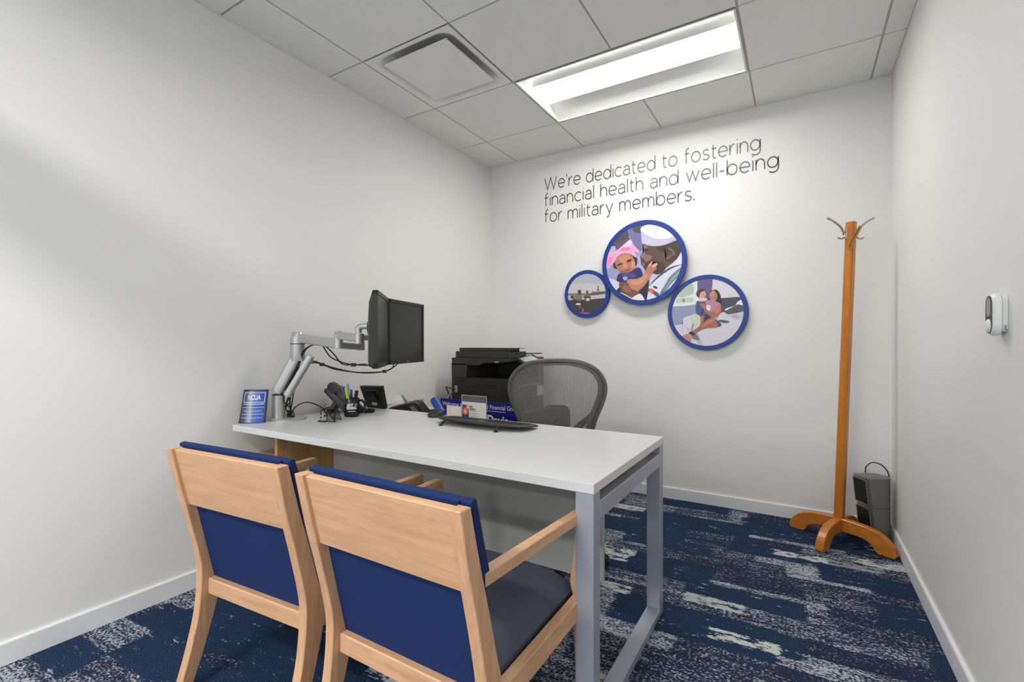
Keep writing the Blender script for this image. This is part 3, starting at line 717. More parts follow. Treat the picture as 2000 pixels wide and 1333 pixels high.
# ---------------------------------------------------------------- guest chairs (local: origin between the rear posts, +y forward)
def guest_chair(label, loc, rz):
    t = thing('guest_chair', label, 'chair', loc, rz, 'wooden guest chairs in front of the desk')
    B = lambda mb, n, m, par=t, **k: mb.build(n, m, par, local=True, **k)
    W = 0.262; tk = 0.031
    rear = [(0.000, 0.790), (0.028, 0.66), (0.058, 0.543), (0.082, 0.44), (0.0915, 0.383), (0.092, 0.339), (0.088, 0.28), (0.078, 0.21), (0.050, 0.10), (0.018, 0.0)]
    front = [(0.036, 0.790), (0.070, 0.66), (0.104, 0.543), (0.132, 0.44), (0.150, 0.383), (0.156, 0.345), (0.149, 0.28), (0.131, 0.21), (0.096, 0.10), (0.058, 0.0)]
    rs = smoothpath([(0, a, b) for a, b in rear], 3); fs = smoothpath([(0, a, b) for a, b in front], 3)
    for s in (-1, 1):
        mb = MB(); xo, xi = s * W, s * (W - tk)
        mb.rings([[(xo, a.y, a.z), (xi, a.y, a.z), (xi, b.y, b.z), (xo, b.y, b.z)] for a, b in zip(rs, fs)])
        B(mb, 'rear_post', BEECH_Z, bevel=0.002, seg=1)
    # wide top board between the posts
    xi = W - tk
    mb = MB(); mb.prism([(0.010, 0.785), (0.053, 0.602), (0.072, 0.606), (0.030, 0.789)], 'x', -xi, xi); B(mb, 'top_board', BEECH_X, bevel=0.0015, seg=1)
    # upholstery: inner pad between the posts, full-width cushion in front of them
    mb = MB(); mb.prism([(0.134, 0.335), (0.073, 0.605), (0.0735, 0.625), (0.034, 0.796), (0.050, 0.80), (0.110, 0.60), (0.165, 0.345)], 'x', -xi, xi)
    pad = B(mb, 'back_pad', NAVYFAB)
    cs = smoothpath([(0, 0.040, 0.797), (0, 0.050, 0.800), (0, 0.060, 0.792), (0, 0.086, 0.70), (0, 0.106, 0.63), (0, 0.103, 0.607), (0, 0.093, 0.600)], 4)
    bk = smoothpath([(0, 0.040, 0.795), (0, 0.048, 0.76), (0, 0.072, 0.66), (0, 0.089, 0.602)], 4)
    prof = [(p.y, p.z) for p in cs] + [(p.y, p.z) for p in bk[::-1]]
    mb = MB(); mb.prism(prof, 'x', -W + 0.002, W - 0.002); B(mb, 'back_cushion', NAVYFAB, bevel=0.004, seg=2, smooth=True)
    # rails
    mb = box(-xi, xi, 0.112, 0.146, 0.288, 0.340); B(mb, 'rear_rail', BEECH_X, bevel=0.003, seg=1)
    for s in (-1, 1):
        mb = MB(); x0, x1 = s * (W - 0.003), s * 0.290
        mb.hexa([(x0, 0.13, 0.290), (x0 - s * 0.028, 0.13, 0.290), (x0 - s * 0.028, 0.13, 0.346), (x0, 0.13, 0.346)],
                [(x1, 0.545, 0.336), (x1 - s * 0.028, 0.545, 0.336), (x1 - s * 0.028, 0.545, 0.392), (x1, 0.545, 0.392)])
        B(mb, 'side_rail', BEECH_Y, bevel=0.002, seg=1)
        # arm and front leg
        mb = MB(); a0, a1 = s * (W - 0.001), s * 0.2925; z = 0.634
        pa = [(0.088, z - 0.030), (0.572, z - 0.030), (0.586, z - 0.022), (0.589, z - 0.012), (0.580, z - 0.002), (0.572, z), (0.088, z)]
        f = lambda y, k: a0 + (a1 - a0) * (y - 0.088) / 0.5 - s * 0.027 * k
        mb.hexa([(f(y, 0), y, q) for y, q in pa], [(f(y, 1), y, q) for y, q in pa]); B(mb, 'arm', BEECH_Y, bevel=0.002, seg=1)
        mb = MB(); o = s * 0.290
        sec = [(0.604, 0.026, 0.548, 0.588), (0.50, 0.032, 0.545, 0.588), (0.42, 0.043, 0.54, 0.588), (0.385, 0.034, 0.54, 0.588), (0.33, 0.034, 0.542, 0.586), (0.0, 0.024, 0.556, 0.586)]
        mb.rings([[(o, y0, q), (o - s * w, y0, q), (o - s * w, y1, q), (o, y1, q)] for q, w, y0, y1 in sec]); B(mb, 'front_leg', BEECH_Z, bevel=0.002, seg=1)
    mb = box(-0.258, 0.258, 0.55, 0.574, 0.330, 0.352); B(mb, 'front_rail', BEECH_X, bevel=0.002, seg=1)
    # seat: crowned cushion, wider at the front
    rows = []; ny, nx = 14, 16
    for j in range(ny + 1):
        v = j / ny; y = 0.166 + 0.412 * v; hw = 0.231 + 0.020 * v; row = []
        for i in range(nx + 1):
            u = -1 + 2 * i / nx
            e = max(0.0, 1 - abs(u) ** 8) ** 0.5 * max(0.0, 1 - abs(2 * v - 1) ** 22) ** 0.5
            row.append((u * hw, y, 0.365 + 0.026 * v + (0.040 + 0.014 * (1 - u * u)) * e))
        rows.append(row)
    mb = MB(); vs = [p for r_ in rows for p in r_]; n = nx + 1
    mb.add(vs, [(j * n + i, j * n + i + 1, (j + 1) * n + i + 1, (j + 1) * n + i) for j in range(ny) for i in range(nx)])
    mb.hexa([(-0.229, 0.17, 0.33), (0.229, 0.17, 0.33), (0.248, 0.578, 0.35), (-0.248, 0.578, 0.35)], [(-0.231, 0.168, 0.366), (0.231, 0.168, 0.366), (0.251, 0.578, 0.392), (-0.251, 0.578, 0.392)])
    B(mb, 'seat', SEATFAB, smooth=True)
    return t
guest_chair('beech guest chair with blue back nearer the steel desk leg', (-0.822, 0.724, 0), 0.0)
guest_chair('beech guest chair with blue back nearer the left wall', (-1.432, 0.712, 0), math.radians(4.5))

# ---------------------------------------------------------------- mesh office chair (local: origin under the back, +y is where it faces)
FX, FY = 0.47, -0.883
oc = thing('office_chair', 'grey mesh office chair behind the white desk', 'chair', (-1.148, 2.35, 0), math.atan2(-FX, FY))
OB = lambda mb, n, m, par=oc, **k: mb.build(n, m, par, local=True, **k)
half = [(0.0, 1.030), (0.08, 1.027), (0.15, 1.014), (0.21, 0.985), (0.248, 0.938), (0.260, 0.885), (0.250, 0.825), (0.226, 0.76), (0.203, 0.70), (0.186, 0.63), (0.172, 0.55), (0.150, 0.495), (0.08, 0.475), (0.0, 0.47)]
def backpt(u, z, off=0.0): return Vector((u, 0.10 * (abs(u) / 0.26) ** 2 - 0.17 * (z - 0.47) - 0.02 + 0.10 + off, z))
hs = smoothpath([(a, b, 0) for a, b in half], 4)
loop = [(p.x, p.y) for p in hs] + [(-p.x, p.y) for p in hs[-2:0:-1]]
FRM = mat('chair_frame_grey', (74, 74, 71), 0.45)
def loop_tube(scale, off, w, d):
    n = len(loop); rings = []
    for i in range(n):
        a, b, c = loop[i - 1], loop[i], loop[(i + 1) % n]
        t = Vector((c[0] - a[0], c[1] - a[1])).normalized(); nr = Vector((t.y, -t.x)); zc = 0.80
        u, z = b[0] * scale, zc + (b[1] - zc) * scale
        ring = []
        for k in range(8):
            an = 2 * math.pi * k / 8
            ring.append(backpt(u + nr.x * w * math.cos(an), z + nr.y * w * math.cos(an), off + d * math.sin(an)))
        rings.append(ring)
    return MB().rings(rings + [rings[0]], cap=False)
OB(loop_tube(0.965, 0.0, 0.013, 0.011), 'back_frame', FRM, smooth=True)
OB(loop_tube(0.93, -0.030, 0.020, 0.012), 'rear_frame', BLACK2, smooth=True)
# mesh panel: a net strip surface between the frame sides
rows = []; nz = 26; nu = 14
zs = [0.485 + (1.008 - 0.485) * k / nz for k in range(nz + 1)]
def hw_at(z):
    best = 0
    for (a, b), (c, d) in zip(half[:-1], half[1:]):
        if min(b, d) <= z <= max(b, d) and b != d:
            best = max(best, a + (c - a) * (z - b) / (d - b))
    return best
mb = MB(); vs = []
for z in zs:
    w = hw_at(z) * 0.965
    for i in range(nu + 1): vs.append(backpt(w * (-1 + 2 * i / nu), z, 0.004))
n = nu + 1
mb.add(vs, [(j * n + i, j * n + i + 1, (j + 1) * n + i + 1, (j + 1) * n + i) for j in range(nz) for i in range(nu)])
OB(mb, 'mesh_back', see_through('chair_mesh', (112, 110, 105), 0.66, stripes=46), smooth=True)
mb = MB(); mb.hexa([backpt(u, z, -0.045) for u, z in rrect(-0.075, 0.075, 0.58, 0.775, 0.04)], [backpt(u, z, -0.030) for u, z in rrect(-0.075, 0.075, 0.58, 0.775, 0.04)])
OB(mb, 'lumbar_pad', BLACK2)
for s in (-1, 1):
    mb = MB(); mb.tube([backpt(s * 0.03, 0.58, -0.06), backpt(s * 0.12, 0.66, -0.05), backpt(s * 0.215, 0.76, -0.02)], [0.02, 0.018, 0.014], 8, flat=0.6); OB(mb, 'back_strut', BLACK2, smooth=True)
mb = MB(); mb.tube(smoothpath([(0, 0.03, 0.60), (0, 0.02, 0.50), (0, 0.06, 0.42), (0, 0.20, 0.40)], 5), 0.028, 10); OB(mb, 'spine', BLACK2, smooth=True)
# seat and five-star base, mostly hidden by the desk
mb = MB(); mb.prism(rrect(-0.21, 0.21, 0.08, 0.50, 0.12), 'z', 0.435, 0.452); OB(mb, 'seat', see_through('chair_seat_mesh', (60, 60, 58), 0.85))
sr = MB(); q = rrect(-0.22, 0.22, 0.07, 0.51, 0.13); sr.rings([[(a, b, 0.425) for a, b in q], [(a * 1.03, 0.3 + (b - 0.3) * 1.03, 0.44) for a, b in q], [(a, b, 0.458) for a, b in q], [(a * 0.93, 0.3 + (b - 0.3) * 0.93, 0.452) for a, b in q], [(a * 0.93, 0.3 + (b - 0.3) * 0.93, 0.43) for a, b in q], [(a, b, 0.425) for a, b in q]], cap=False)
OB(sr, 'seat_frame', FRM, smooth=True)
wr = math.atan2(-FX, FY)
BC = Matrix.Rotation(-wr, 3, 'Z') @ Vector((0.055, -0.185, 0))     # centre of the base
mb = MB(); mb.cyl(BC + Vector((0, 0, 0.10)), BC + Vector((0, 0, 0.42)), 0.028); mb.box(BC.x - 0.09, BC.x + 0.09, BC.y - 0.12, BC.y + 0.12, 0.385, 0.43); OB(mb, 'gas_column', BLACK, smooth=True)
tgt = Matrix.Rotation(-wr, 3, 'Z') @ Vector((-0.842 + 1.148, 2.24 - 2.35, 0)) - BC; a0 = math.atan2(tgt.y, tgt.x)
for k in range(5):
    a = a0 + k * 2 * math.pi / 5; d = Vector((math.cos(a), math.sin(a), 0)); e = BC + d * 0.27
    mb = MB(); mb.tube([BC + Vector((0, 0, 0.115)), e + Vector((0, 0, 0.075))], [0.03, 0.018], 8); sp = OB(mb, 'base_leg', BLACK2, smooth=True)
    mb = MB(); sd = Vector((-d.y, d.x, 0))
    for s in (-1, 1): mb.cyl(e + sd * s * 0.008 + Vector((0, 0, 0.03)), e + sd * s * 0.026 + Vector((0, 0, 0.03)), 0.03, n=16)
    mb.cyl(e + Vector((0, 0, 0.03)), e + Vector((0, 0, 0.08)), 0.008, n=8); OB(mb, 'caster', BLACK, sp)

# ---------------------------------------------------------------- coat rack
RC = Vector((0.190, 3.235, 0)); RT = Vector((0.246, 3.245, 1.80))
rack = thing('coat_rack', 'honey wood standing coat rack with metal hooks in the right corner', 'coat rack', RC)
axA = Vector((0.895, -0.447, 0)).normalized(); axB = Vector((0.40, 0.90, 0)).normalized()
prof = [(0.0, 0.135), (0.11, 0.128), (0.17, 0.116), (0.215, 0.092), (0.248, 0.058), (0.262, 0.024), (0.262, 0.006), (0.255, 0.0), (0.185, 0.0), (0.172, 0.014), (0.158, 0.038), (0.130, 0.056), (0.095, 0.063), (0.0, 0.064)]
pp = smoothpath([(a, b, 0) for a, b in prof[:7]], 4); prof = [(p.x, p.y) for p in pp] + prof[7:]
for d, L_ in ((axA, 1.03), (-axA, 1.0), (axB, 0.88), (-axB, 0.96)):
    sd = Vector((-d.y, d.x, 0)) * 0.021; mb = MB()
    start = 0.0 if (d - axA).length < 1e-6 or (d + axA).length < 1e-6 else 0.021
    pl_ = [(max(a, start) * L_ if a else start, b) for a, b in prof]
    mb.hexa([RC + d * a + Vector((0, 0, b)) - sd for a, b in pl_], [RC + d * a + Vector((0, 0, b)) + sd for a, b in pl_])
    mb.build('foot', HONEY_X, rack, bevel=0.003, seg=1)
mb = MB(); rings = []
for c, z in ((RC, 0.135), (RT, 1.796)):
    rr_ = []
    for k in range(4):
        a = axA if k % 2 == 0 else axB
        e = [axA, axB, -axA, -axB][k]; f = [axB, -axA, -axB, axA][k]
        for s in (-0.016, 0.016): rr_.append(Vector((c.x, c.y, z)) + e * 0.0225 + f * s)
    rings.append(rr_)
mb.rings(rings); mb.build('pole', HONEY_Z, rack)
BRASS = mat('aged_brass', (176, 168, 140), 0.28, metal=0.85)
def hook(base, d, s=1.0):
    d = Vector(d).normalized(); up = Vector((0, 0, 1)); mb = MB(); b = Vector(base)
    mb.tube(smoothpath([b + up * 0.03 * s, b + d * 0.012 * s + up * 0.012 * s, b + d * 0.03 * s + up * 0.045 * s, b + d * 0.065 * s + up * 0.075 * s, b + d * 0.105 * s + up * 0.098 * s], 5), [0.006 * s] * 16 + [0.0055 * s] * 5, 8)
    mb.ball(b + d * 0.107 * s + up * 0.099 * s, 0.0065 * s)
    mb.tube(smoothpath([b + up * 0.018 * s, b + d * 0.008 * s - up * 0.012 * s, b + d * 0.028 * s - up * 0.022 * s, b + d * 0.05 * s - up * 0.016 * s], 5), 0.005 * s, 8)
    mb.box(b.x - 0.006, b.x + 0.006, b.y - 0.006, b.y + 0.006, b.z - 0.02 * s, b.z + 0.045 * s)
    h_ = mb.build('hook', BRASS, rack, smooth=True)
    sc_ = MB(); sc_.ball(b + d * 0.016 * s + up * 0.004, 0.004); sc_.build('screw', BLACK2, h_, smooth=True)
rgt = Vector((CYW, SY, 0)); tow = Vector((0.05, -1, 0)).normalized()
def polept(z): return RC.lerp(RT, z / RT.z) * 1.0
p = polept(1.72); p.z = 1.725
hook(p - rgt * 0.026, -rgt, 0.95); hook(p + rgt * 0.026, rgt, 0.95)
p = polept(1.66); p.z = 1.668
mb = MB(); b = p + tow * 0.03
mb.tube(smoothpath([b + Vector((-0.004, 0, -0.02)), b + tow * 0.02 + Vector((0.002, 0, 0.005)), b + tow * 0.06 + Vector((0.02, 0, 0.05)), b + tow * 0.09 + Vector((0.03, 0, 0.075))], 5), 0.007, 8, flat=1.4)
mb.tube(smoothpath([b + Vector((-0.004, 0, -0.01)), b + tow * 0.015 + Vector((-0.006, 0, -0.03)), b + tow * 0.035 + Vector((-0.006, 0, -0.026))], 5), 0.006, 8)
mb.build('hook', mat('polished_brass', (190, 158, 92), 0.2, metal=0.9), rack, smooth=True)

# ---------------------------------------------------------------- tower heater in the corner
HC = Vector((0.372, 3.372, 0))
ht = thing('tower_heater', 'dark grey tower fan heater in the corner behind the coat rack', 'heater', HC)
PBLK = mat('grille_black', (15, 15, 15), 0.6)
HG = mat('heater_grey', (118, 118, 113), 0.38, metal=0.2)
fd = Vector((-0.86, -0.51, 0)).normalized(); sd = Vector((-fd.y, fd.x, 0))
def hsec(z):
    k = z / 0.36; fr_ = 0.052 + 0.042 * k; out = []
    for a in range(-90, 91, 15):
        t_ = math.radians(a); out.append(HC - fd * 0.062 * math.cos(t_) + sd * 0.066 * math.sin(t_) + Vector((0, 0, z)))
    for q in (1.0, 0.55, 0.0, -0.55, -1.0):
        out.append(HC + fd * (fr_ if abs(q) < 1 else fr_ - 0.010) + sd * 0.062 * q + Vector((0, 0, z)))
    return out
def hbody(z0, z1): return MB().rings([hsec(z0 + (z1 - z0) * k / 4) for k in range(5)])
hbody(0.028, 0.194).build('lower_body', HG, ht, smooth=True)
hbody(0.196, 0.36).build('upper_body', HG, ht, smooth=True)
mb = MB(); mb.rings([[HC + (q - HC - Vector((0, 0, q.z))) * s + Vector((0, 0, z)) for q in hsec(0.0)] for s, z in ((1.12, 0.0), (1.10, 0.02), (0.9, 0.03))]); mb.build('base', HG, ht, smooth=True)
for z0, z1 in ((0.050, 0.184), (0.208, 0.346)):
    def fp(z, q, o): return HC + fd * (0.052 + 0.042 * z / 0.36 + o) + sd * q + Vector((0, 0, z))
    mb = MB(); mb.hexa([fp(z0, -0.047, 0), fp(z0, 0.047, 0), fp(z1, 0.047, 0), fp(z1, -0.047, 0)], [fp(z0, -0.047, 0.002), fp(z0, 0.047, 0.002), fp(z1, 0.047, 0.002), fp(z1, -0.047, 0.002)])
    gr = mb.build('grille', PBLK, ht)
    mb = MB()
    for k in range(7):
        z = z0 + (z1 - z0) * (k + 0.5) / 7
        mb.hexa([fp(z - 0.002, -0.045, 0.002), fp(z - 0.002, 0.045, 0.002), fp(z + 0.002, 0.045, 0.002), fp(z + 0.002, -0.045, 0.002)], [fp(z - 0.002, -0.045, 0.005), fp(z - 0.002, 0.045, 0.005), fp(z + 0.002, 0.045, 0.005), fp(z + 0.002, -0.045, 0.005)])
    o = mb.build('grille_slats', BLACK, gr); o['kind'] = 'stuff'
    mb = MB(); mb.tube([fp(z0, -0.05, 0.003), fp(z0, 0.05, 0.003), fp(z1, 0.05, 0.003), fp(z1, -0.05, 0.003), fp(z0, -0.05, 0.003)], 0.003, 6); mb.build('grille_frame', ALU, gr)
pts = [P(1690, 924, y=3.44), P(1692, 912, y=3.44), P(1704, 904, y=3.45), P(1722, 909, y=3.46), P(1735, 925, y=3.46), P(1738.5, 950, y=3.45), P(1737, 985, y=3.44), P(1738, 1020, y=3.44), P(1739, 1045, y=3.44)]
pts = [Vector((min(q.x, XR - 0.018), q.y, q.z)) for q in pts]; pts[-1].z = 0.006
pts += [Vector((0.40, 3.30, 0.005)), Vector((0.33, 3.20, 0.005)), Vector((0.24, 3.12, 0.005)), Vector((0.30, 3.06, 0.005)), Vector((0.36, 3.08, 0.005)), Vector((0.375, 3.16, 0.005))]
MB().tube(smoothpath(pts, 6), 0.0032, 6).build('power_cord', CABLE, ht, smooth=True)

# ---------------------------------------------------------------- sensor on the right wall
sn = thing('wall_sensor', 'small white wall sensor with dark oval display on the right wall', 'sensor', (XR, 1.726, 1.19))
SW = mat('white_abs', (224, 226, 224), 0.35)
y0, y1, z0, z1 = 1.694, 1.759, 1.137, 1.249
mb = MB(); mb.prism(rrect(y0 + 0.004, y1 - 0.004, z0 + 0.010, z1 - 0.006, 0.012), 'x', XR - 0.0005, XR - 0.011); mb.build('back_plate', SW, sn, bevel=0.001, seg=1)
mb = MB()
rg = lambda g, x: [(x, a, b) for a, b in rrect(y0 + g, y1 - g, z0 + g, z1 - g, 0.026 - g * 0.6)]
mb.rings([rg(0.003, XR - 0.011), rg(0.0, XR - 0.013), rg(0.0, XR - 0.022), rg(0.003, XR - 0.027), rg(0.008, XR - 0.0295)]); mb.build('cover', SW, sn, smooth=True)
mb = MB(); mb.prism(rrect(y0 + 0.008, y1 - 0.008, z0 + 0.006, z1 - 0.006, 0.0244), 'x', XR - 0.0295, XR - 0.0305); fc = mb.build('face', mat('sensor_face', (46, 46, 42), 0.5), sn)
mb = MB(); mb.prism(rrect(y0 + 0.018, y1 - 0.018, 1.187, 1.238, 0.0143), 'x', XR - 0.0305, XR - 0.0309); mb.build('display', mat('lcd_grey', (138, 138, 132), 0.3), fc)
mb = MB(); mb.ball((0, 0, 0), 0.0185, 20, sz=0.35); mb.xf(Matrix.Translation((XR - 0.0305, (y0 + y1) / 2, 1.163)) @ Matrix.Rotation(math.pi / 2, 4, 'Y')); mb.build('button', SW, fc, smooth=True)
mb = MB()
for k in range(4): mb.box(XR - 0.008, XR - 0.003, y0 + 0.0036, y0 + 0.0042, 1.152 + 0.0035 * k, 1.1535 + 0.0035 * k)
o = mb.build('vent_slots', BLACK, sn); o['kind'] = 'stuff'

# ---------------------------------------------------------------- monitors and their arm
MZ0, MZ1 = 1.008, 1.345
def monitor(label, A, B_):
    """A, B_: lower corners of the screen front; A is nearer the camera"""
    A, B_ = Vector(A), Vector(B_); d = (B_ - A).normalized(); L_ = (B_ - A).length
    nrm = Vector((d.y, -d.x, 0)); c = (A + B_) / 2
    t = thing('monitor', label, 'monitor', (c.x, c.y, MZ0), 0, 'monitors on the desk arm')
    Q = lambda a, o, z: A + d * a + nrm * o + Vector((0, 0, z - A.z))
    H_ = MZ1 - MZ0; mb = MB(); w = 0.017
    def slab(a0, a1, o0, o1, z0, z1): mb.hexa([Q(a0, o0, z0), Q(a1, o0, z0), Q(a1, o0, z1), Q(a0, o0, z1)], [Q(a0, o1, z0), Q(a1, o1, z0), Q(a1, o1, z1), Q(a0, o1, z1)])
    slab(0, L_, 0, -0.022, MZ0, MZ0 + w + 0.006); slab(0, L_, 0, -0.022, MZ1 - w, MZ1); slab(0, w, 0, -0.022, MZ0, MZ1); slab(L_ - w, L_, 0, -0.022, MZ0, MZ1)
    bz = mb.build('bezel', BLACK, t)
    mb = MB(); slab(w, L_ - w, -0.004, -0.02, MZ0 + w, MZ1 - w); mb.build('screen', mat('dark_screen', (30, 31, 30), 0.35), t)
    r0 = [Q(a, -0.022, z) for a, z in ((0.002, MZ0 + 0.002), (L_ - 0.002, MZ0 + 0.002), (L_ - 0.002, MZ1 - 0.002), (0.002, MZ1 - 0.002))]
    mb = MB(); mb.rings([r0, [Q(a, -0.040, z) for a, z in ((0.02, MZ0 + 0.01), (L_ - 0.02, MZ0 + 0.01), (L_ - 0.02, MZ1 - 0.05), (0.02, MZ1 - 0.05))], [Q(a, -0.052, z) for a, z in ((0.07, MZ0 + 0.03), (L_ - 0.07, MZ0 + 0.03), (L_ - 0.07, MZ1 - 0.12), (0.07, MZ1 - 0.12))]])
    mb.build('back_shell', BLACK2, t)
    mb = MB()
    for k in range(3): mb.hexa([Q(L_ - 0.06 - 0.018 * k, 0.0005, MZ0 + 0.008)] and [Q(L_ - 0.055 - 0.018 * k, 0.0, MZ0 + 0.008), Q(L_ - 0.047 - 0.018 * k, 0.0, MZ0 + 0.008), Q(L_ - 0.047 - 0.018 * k, 0.0, MZ0 + 0.013), Q(L_ - 0.055 - 0.018 * k, 0.0, MZ0 + 0.013)], [Q(L_ - 0.055 - 0.018 * k, 0.001, MZ0 + 0.008), Q(L_ - 0.047 - 0.018 * k, 0.001, MZ0 + 0.008), Q(L_ - 0.047 - 0.018 * k, 0.001, MZ0 + 0.013), Q(L_ - 0.055 - 0.018 * k, 0.001, MZ0 + 0.013)])
    o = mb.build('buttons', BLACK2, bz); o['kind'] = 'stuff'
    mb = MB(); put_text(mb, 'DELL', 0.010, Q(L_ / 2 - 0.012, 0.0006, MZ0 + 0.007), d, (0, 0, 1), 0.0002); mb.build('badge', mat('badge_grey', (170, 170, 168), 0.4), bz)
    return c - nrm * 0.052, nrm, (Q(L_ * 0.3, -0.04, MZ0), Q(L_ * 0.45, -0.04, MZ0))
v1, n1, cb1 = monitor('black monitor seen almost edge-on, nearest to its metal arm', (-1.537, 1.417, MZ0), (-1.778, 1.713, MZ0))
v2, n2, cb2 = monitor('black monitor facing the office chair, farther from the arm post', (-1.781, 1.722, MZ0), (-1.896, 2.105, MZ0))
arm = thing('dual_monitor_stand', 'silver dual monitor arm clamped on the desk by the wall', 'monitor stand', (-2.24, 1.45, DZ))
U = Vector((0, 0, 1)); BP = Vector((-2.262, 1.425, DZ)); BD = Vector((-2.235, 1.460, DZ))
MB().lathe([(0.088, 0), (0.088, 0.006), (0.082, 0.011), (0.02, 0.012)], BD, 40).build('base_plate', SILVER, arm, smooth=True)
mb = MB(); mb.lathe([(0.031, 0.011), (0.031, 0.062), (0.0295, 0.063), (0.0295, 0.125), (0.026, 0.128)], BP, 28); mb.build('post', SILVER, arm, smooth=True)
mb = MB(); mb.lathe([(0.0302, 0.126), (0.0302, 0.131)], BP, 28); mb.build('post_collar', BLACK, arm, smooth=True)
EL = Vector((-2.185, 1.480, 0)); K0 = BP + U * 0.15; K1 = EL + U * 1.055
ax = (K1 - K0).normalized(); sdv = Vector((CYW, SY, 0)); view = Vector((SY, -CYW, 0))
def link(mb, a, b, w, h, n=None):
    """bar of width w (across) and height h between two points"""
    a, b = Vector(a), Vector(b); t_ = (b - a).normalized(); s_ = t_.cross(U)
    s_ = s_.normalized() if s_.length > 1e-3 else Vector((1, 0, 0)); u_ = s_.cross(t_).normalized()
    sec_ = [(p_[0] * w, p_[1] * h) for p_ in rrect(-0.5, 0.5, -0.5, 0.5, 0.22, 3)]
    mb.rings([[a + s_ * x_ + u_ * y_ for x_, y_ in sec_], [b + s_ * x_ + u_ * y_ for x_, y_ in sec_]]); return mb
mb = MB(); link(mb, K0 - ax * 0.01 , K1 - ax * 0.02, 0.054, 0.050); mb.build('lower_link', SILVER, arm, smooth=True)
pr_ = sdv * 0.045 - U * 0.028
mb = MB(); link(mb, K0 + pr_ * 0.9 - U * 0.01 + ax * 0.01, K1 + pr_ * 1.15 + ax * 0.035, 0.046, 0.032); mb.build('parallel_link', SILVER, arm, smooth=True)
mb = MB(); link(mb, K0 + pr_ * 0.45 + ax * 0.02, K0 + pr_ * 0.45 + ax * 0.15, 0.030, 0.016); mb.build('cable_cover', BLACK2, arm)
mb = MB(); mb.tube([K0 - sdv * 0.018 + view * 0.024 + ax * 0.03, K1 - sdv * 0.018 + view * 0.024 - ax * 0.05], 0.0022, 6); mb.build('link_groove', BLACK, arm)
mb = MB(); mb.cyl(BP - sdv * 0.012 + U * 0.14, BP - sdv * 0.012 + U * 0.195, 0.008, 0.004); mb.build('lever', SILVER, arm, smooth=True)
mb = MB(); mb.lathe([(0.033, 1.028), (0.036, 1.045), (0.035, 1.113)], EL, 28); mb.build('elbow', SILVER, arm, smooth=True)
mb = MB(); mb.lathe([(0.0355, 1.1125), (0.0355, 1.1165)], EL, 28); mb.build('elbow_ring', BLACK, arm, smooth=True)
mb = MB(); mb.lathe([(0.036, 1.117), (0.034, 1.14), (0.028, 1.170), (0.024, 1.174), (0.001, 1.175)], EL, 28); mb.build('elbow_cap', SILVER, arm, smooth=True)
J = Vector((-1.900, 1.502, 0)); K = Vector((-1.958, 1.690, 0)); HD = Vector((-1.752, 1.500, 0))
mb = MB(); link(mb, EL + U * 1.142 + sdv * 0.02, J + U * 1.115, 0.046, 0.046); mb.cyl(J + U * 1.093, J + U * 1.136, 0.022, n=20); mb.build('upper_arm', SILVER, arm, smooth=True)
mb = MB(); link(mb, J + U * 1.155, HD + U * 1.142, 0.036, 0.036); mb.cyl(J + U * 1.137, J + U * 1.175, 0.021, 0.017, n=20); mb.build('fore_arm', SILVER, arm, smooth=True)
mb = MB(); link(mb, J + U * 1.108, K + U * 1.098, 0.034, 0.034); mb.cyl(K + U * 1.080, K + U * 1.128, 0.019, n=20); mb.build('fore_arm', SILVER, arm, smooth=True)
mb = MB(); mb.cyl(HD + U * 1.115, HD + U * 1.162, 0.020, n=20); mb.tube(smoothpath([HD + U * 1.165, HD + U * 1.185 - n1 * 0.002, HD + U * 1.196 + n1 * 0.016, Vector((v1.x, v1.y, 1.196))], 5), 0.015, 12); mb.build('tilt_head', SILVER, arm, smooth=True)
VM = Vector((v2.x, v2.y, 1.196))
mb = MB(); link(mb, K + U * 1.148, Vector((v2.x, v2.y, 1.148)) - n2 * 0.035, 0.032, 0.032); mb.cyl(K + U * 1.129, K + U * 1.166, 0.019, n=20); mb.tube(smoothpath([Vector((v2.x, v2.y, 1.15)) - n2 * 0.035, Vector((v2.x, v2.y, 1.19)) - n2 * 0.03, VM], 4), 0.015, 10); mb.build('tilt_head', SILVER, arm, smooth=True)
for v_, n_ in ((v1, n1), (v2, n2)):
    q = Vector((v_.x, v_.y, 1.19)); mb = MB(); mb.cyl(q - n_ * 0.020, q - n_ * 0.012, 0.030, 0.036, n=20); mb.cyl(q - n_ * 0.012, q + n_ * 0.004, 0.046, n=20); mb.build('vesa_plate', BLACK, arm, smooth=True)
# cables hanging under the arm
def cable(pts, r=0.0034): MB().tube(smoothpath(pts, 6), r, 6).build('cable', CABLE, arm, smooth=True)
def along(px, py, f): d_ = ray(px, py); return Vector((0, 0, CAMZ)) + d_ * f       # f = distance along the view axis
for o in (0.0, 0.010):
    cable([along(556, 800, 2.42 + o), along(572 + o * 300, 745, 2.40), along(590 + o * 300, 690, 2.38), along(612, 674, 2.35), along(628 + o * 300, 674, 2.33), along(645 + o * 700, 697 - o * 500, 2.30), along(668, 708 + o * 300, 2.27), along(692, 713, 2.25), along(712, 712 + o * 200, 2.22), cb1[0] + U * 0.006 if o == 0 else cb1[1] + U * 0.006])
for o in (0.0, 0.010):
    cable([along(566, 815, 2.44), along(568 + o * 500, 770, 2.44), along(578, 742, 2.43), along(594, 716 - o * 400, 2.42), along(612, 709 - o * 300, 2.42), along(630, 712, 2.44), along(652, 719 + o * 200, 2.47), along(690, 727, 2.52), along(720, 728 + o * 100, 2.57), along(750, 726, 2.60), along(765, 720, 2.62), cb2[0] + U * 0.006 if o == 0 else cb2[1] + U * 0.006])
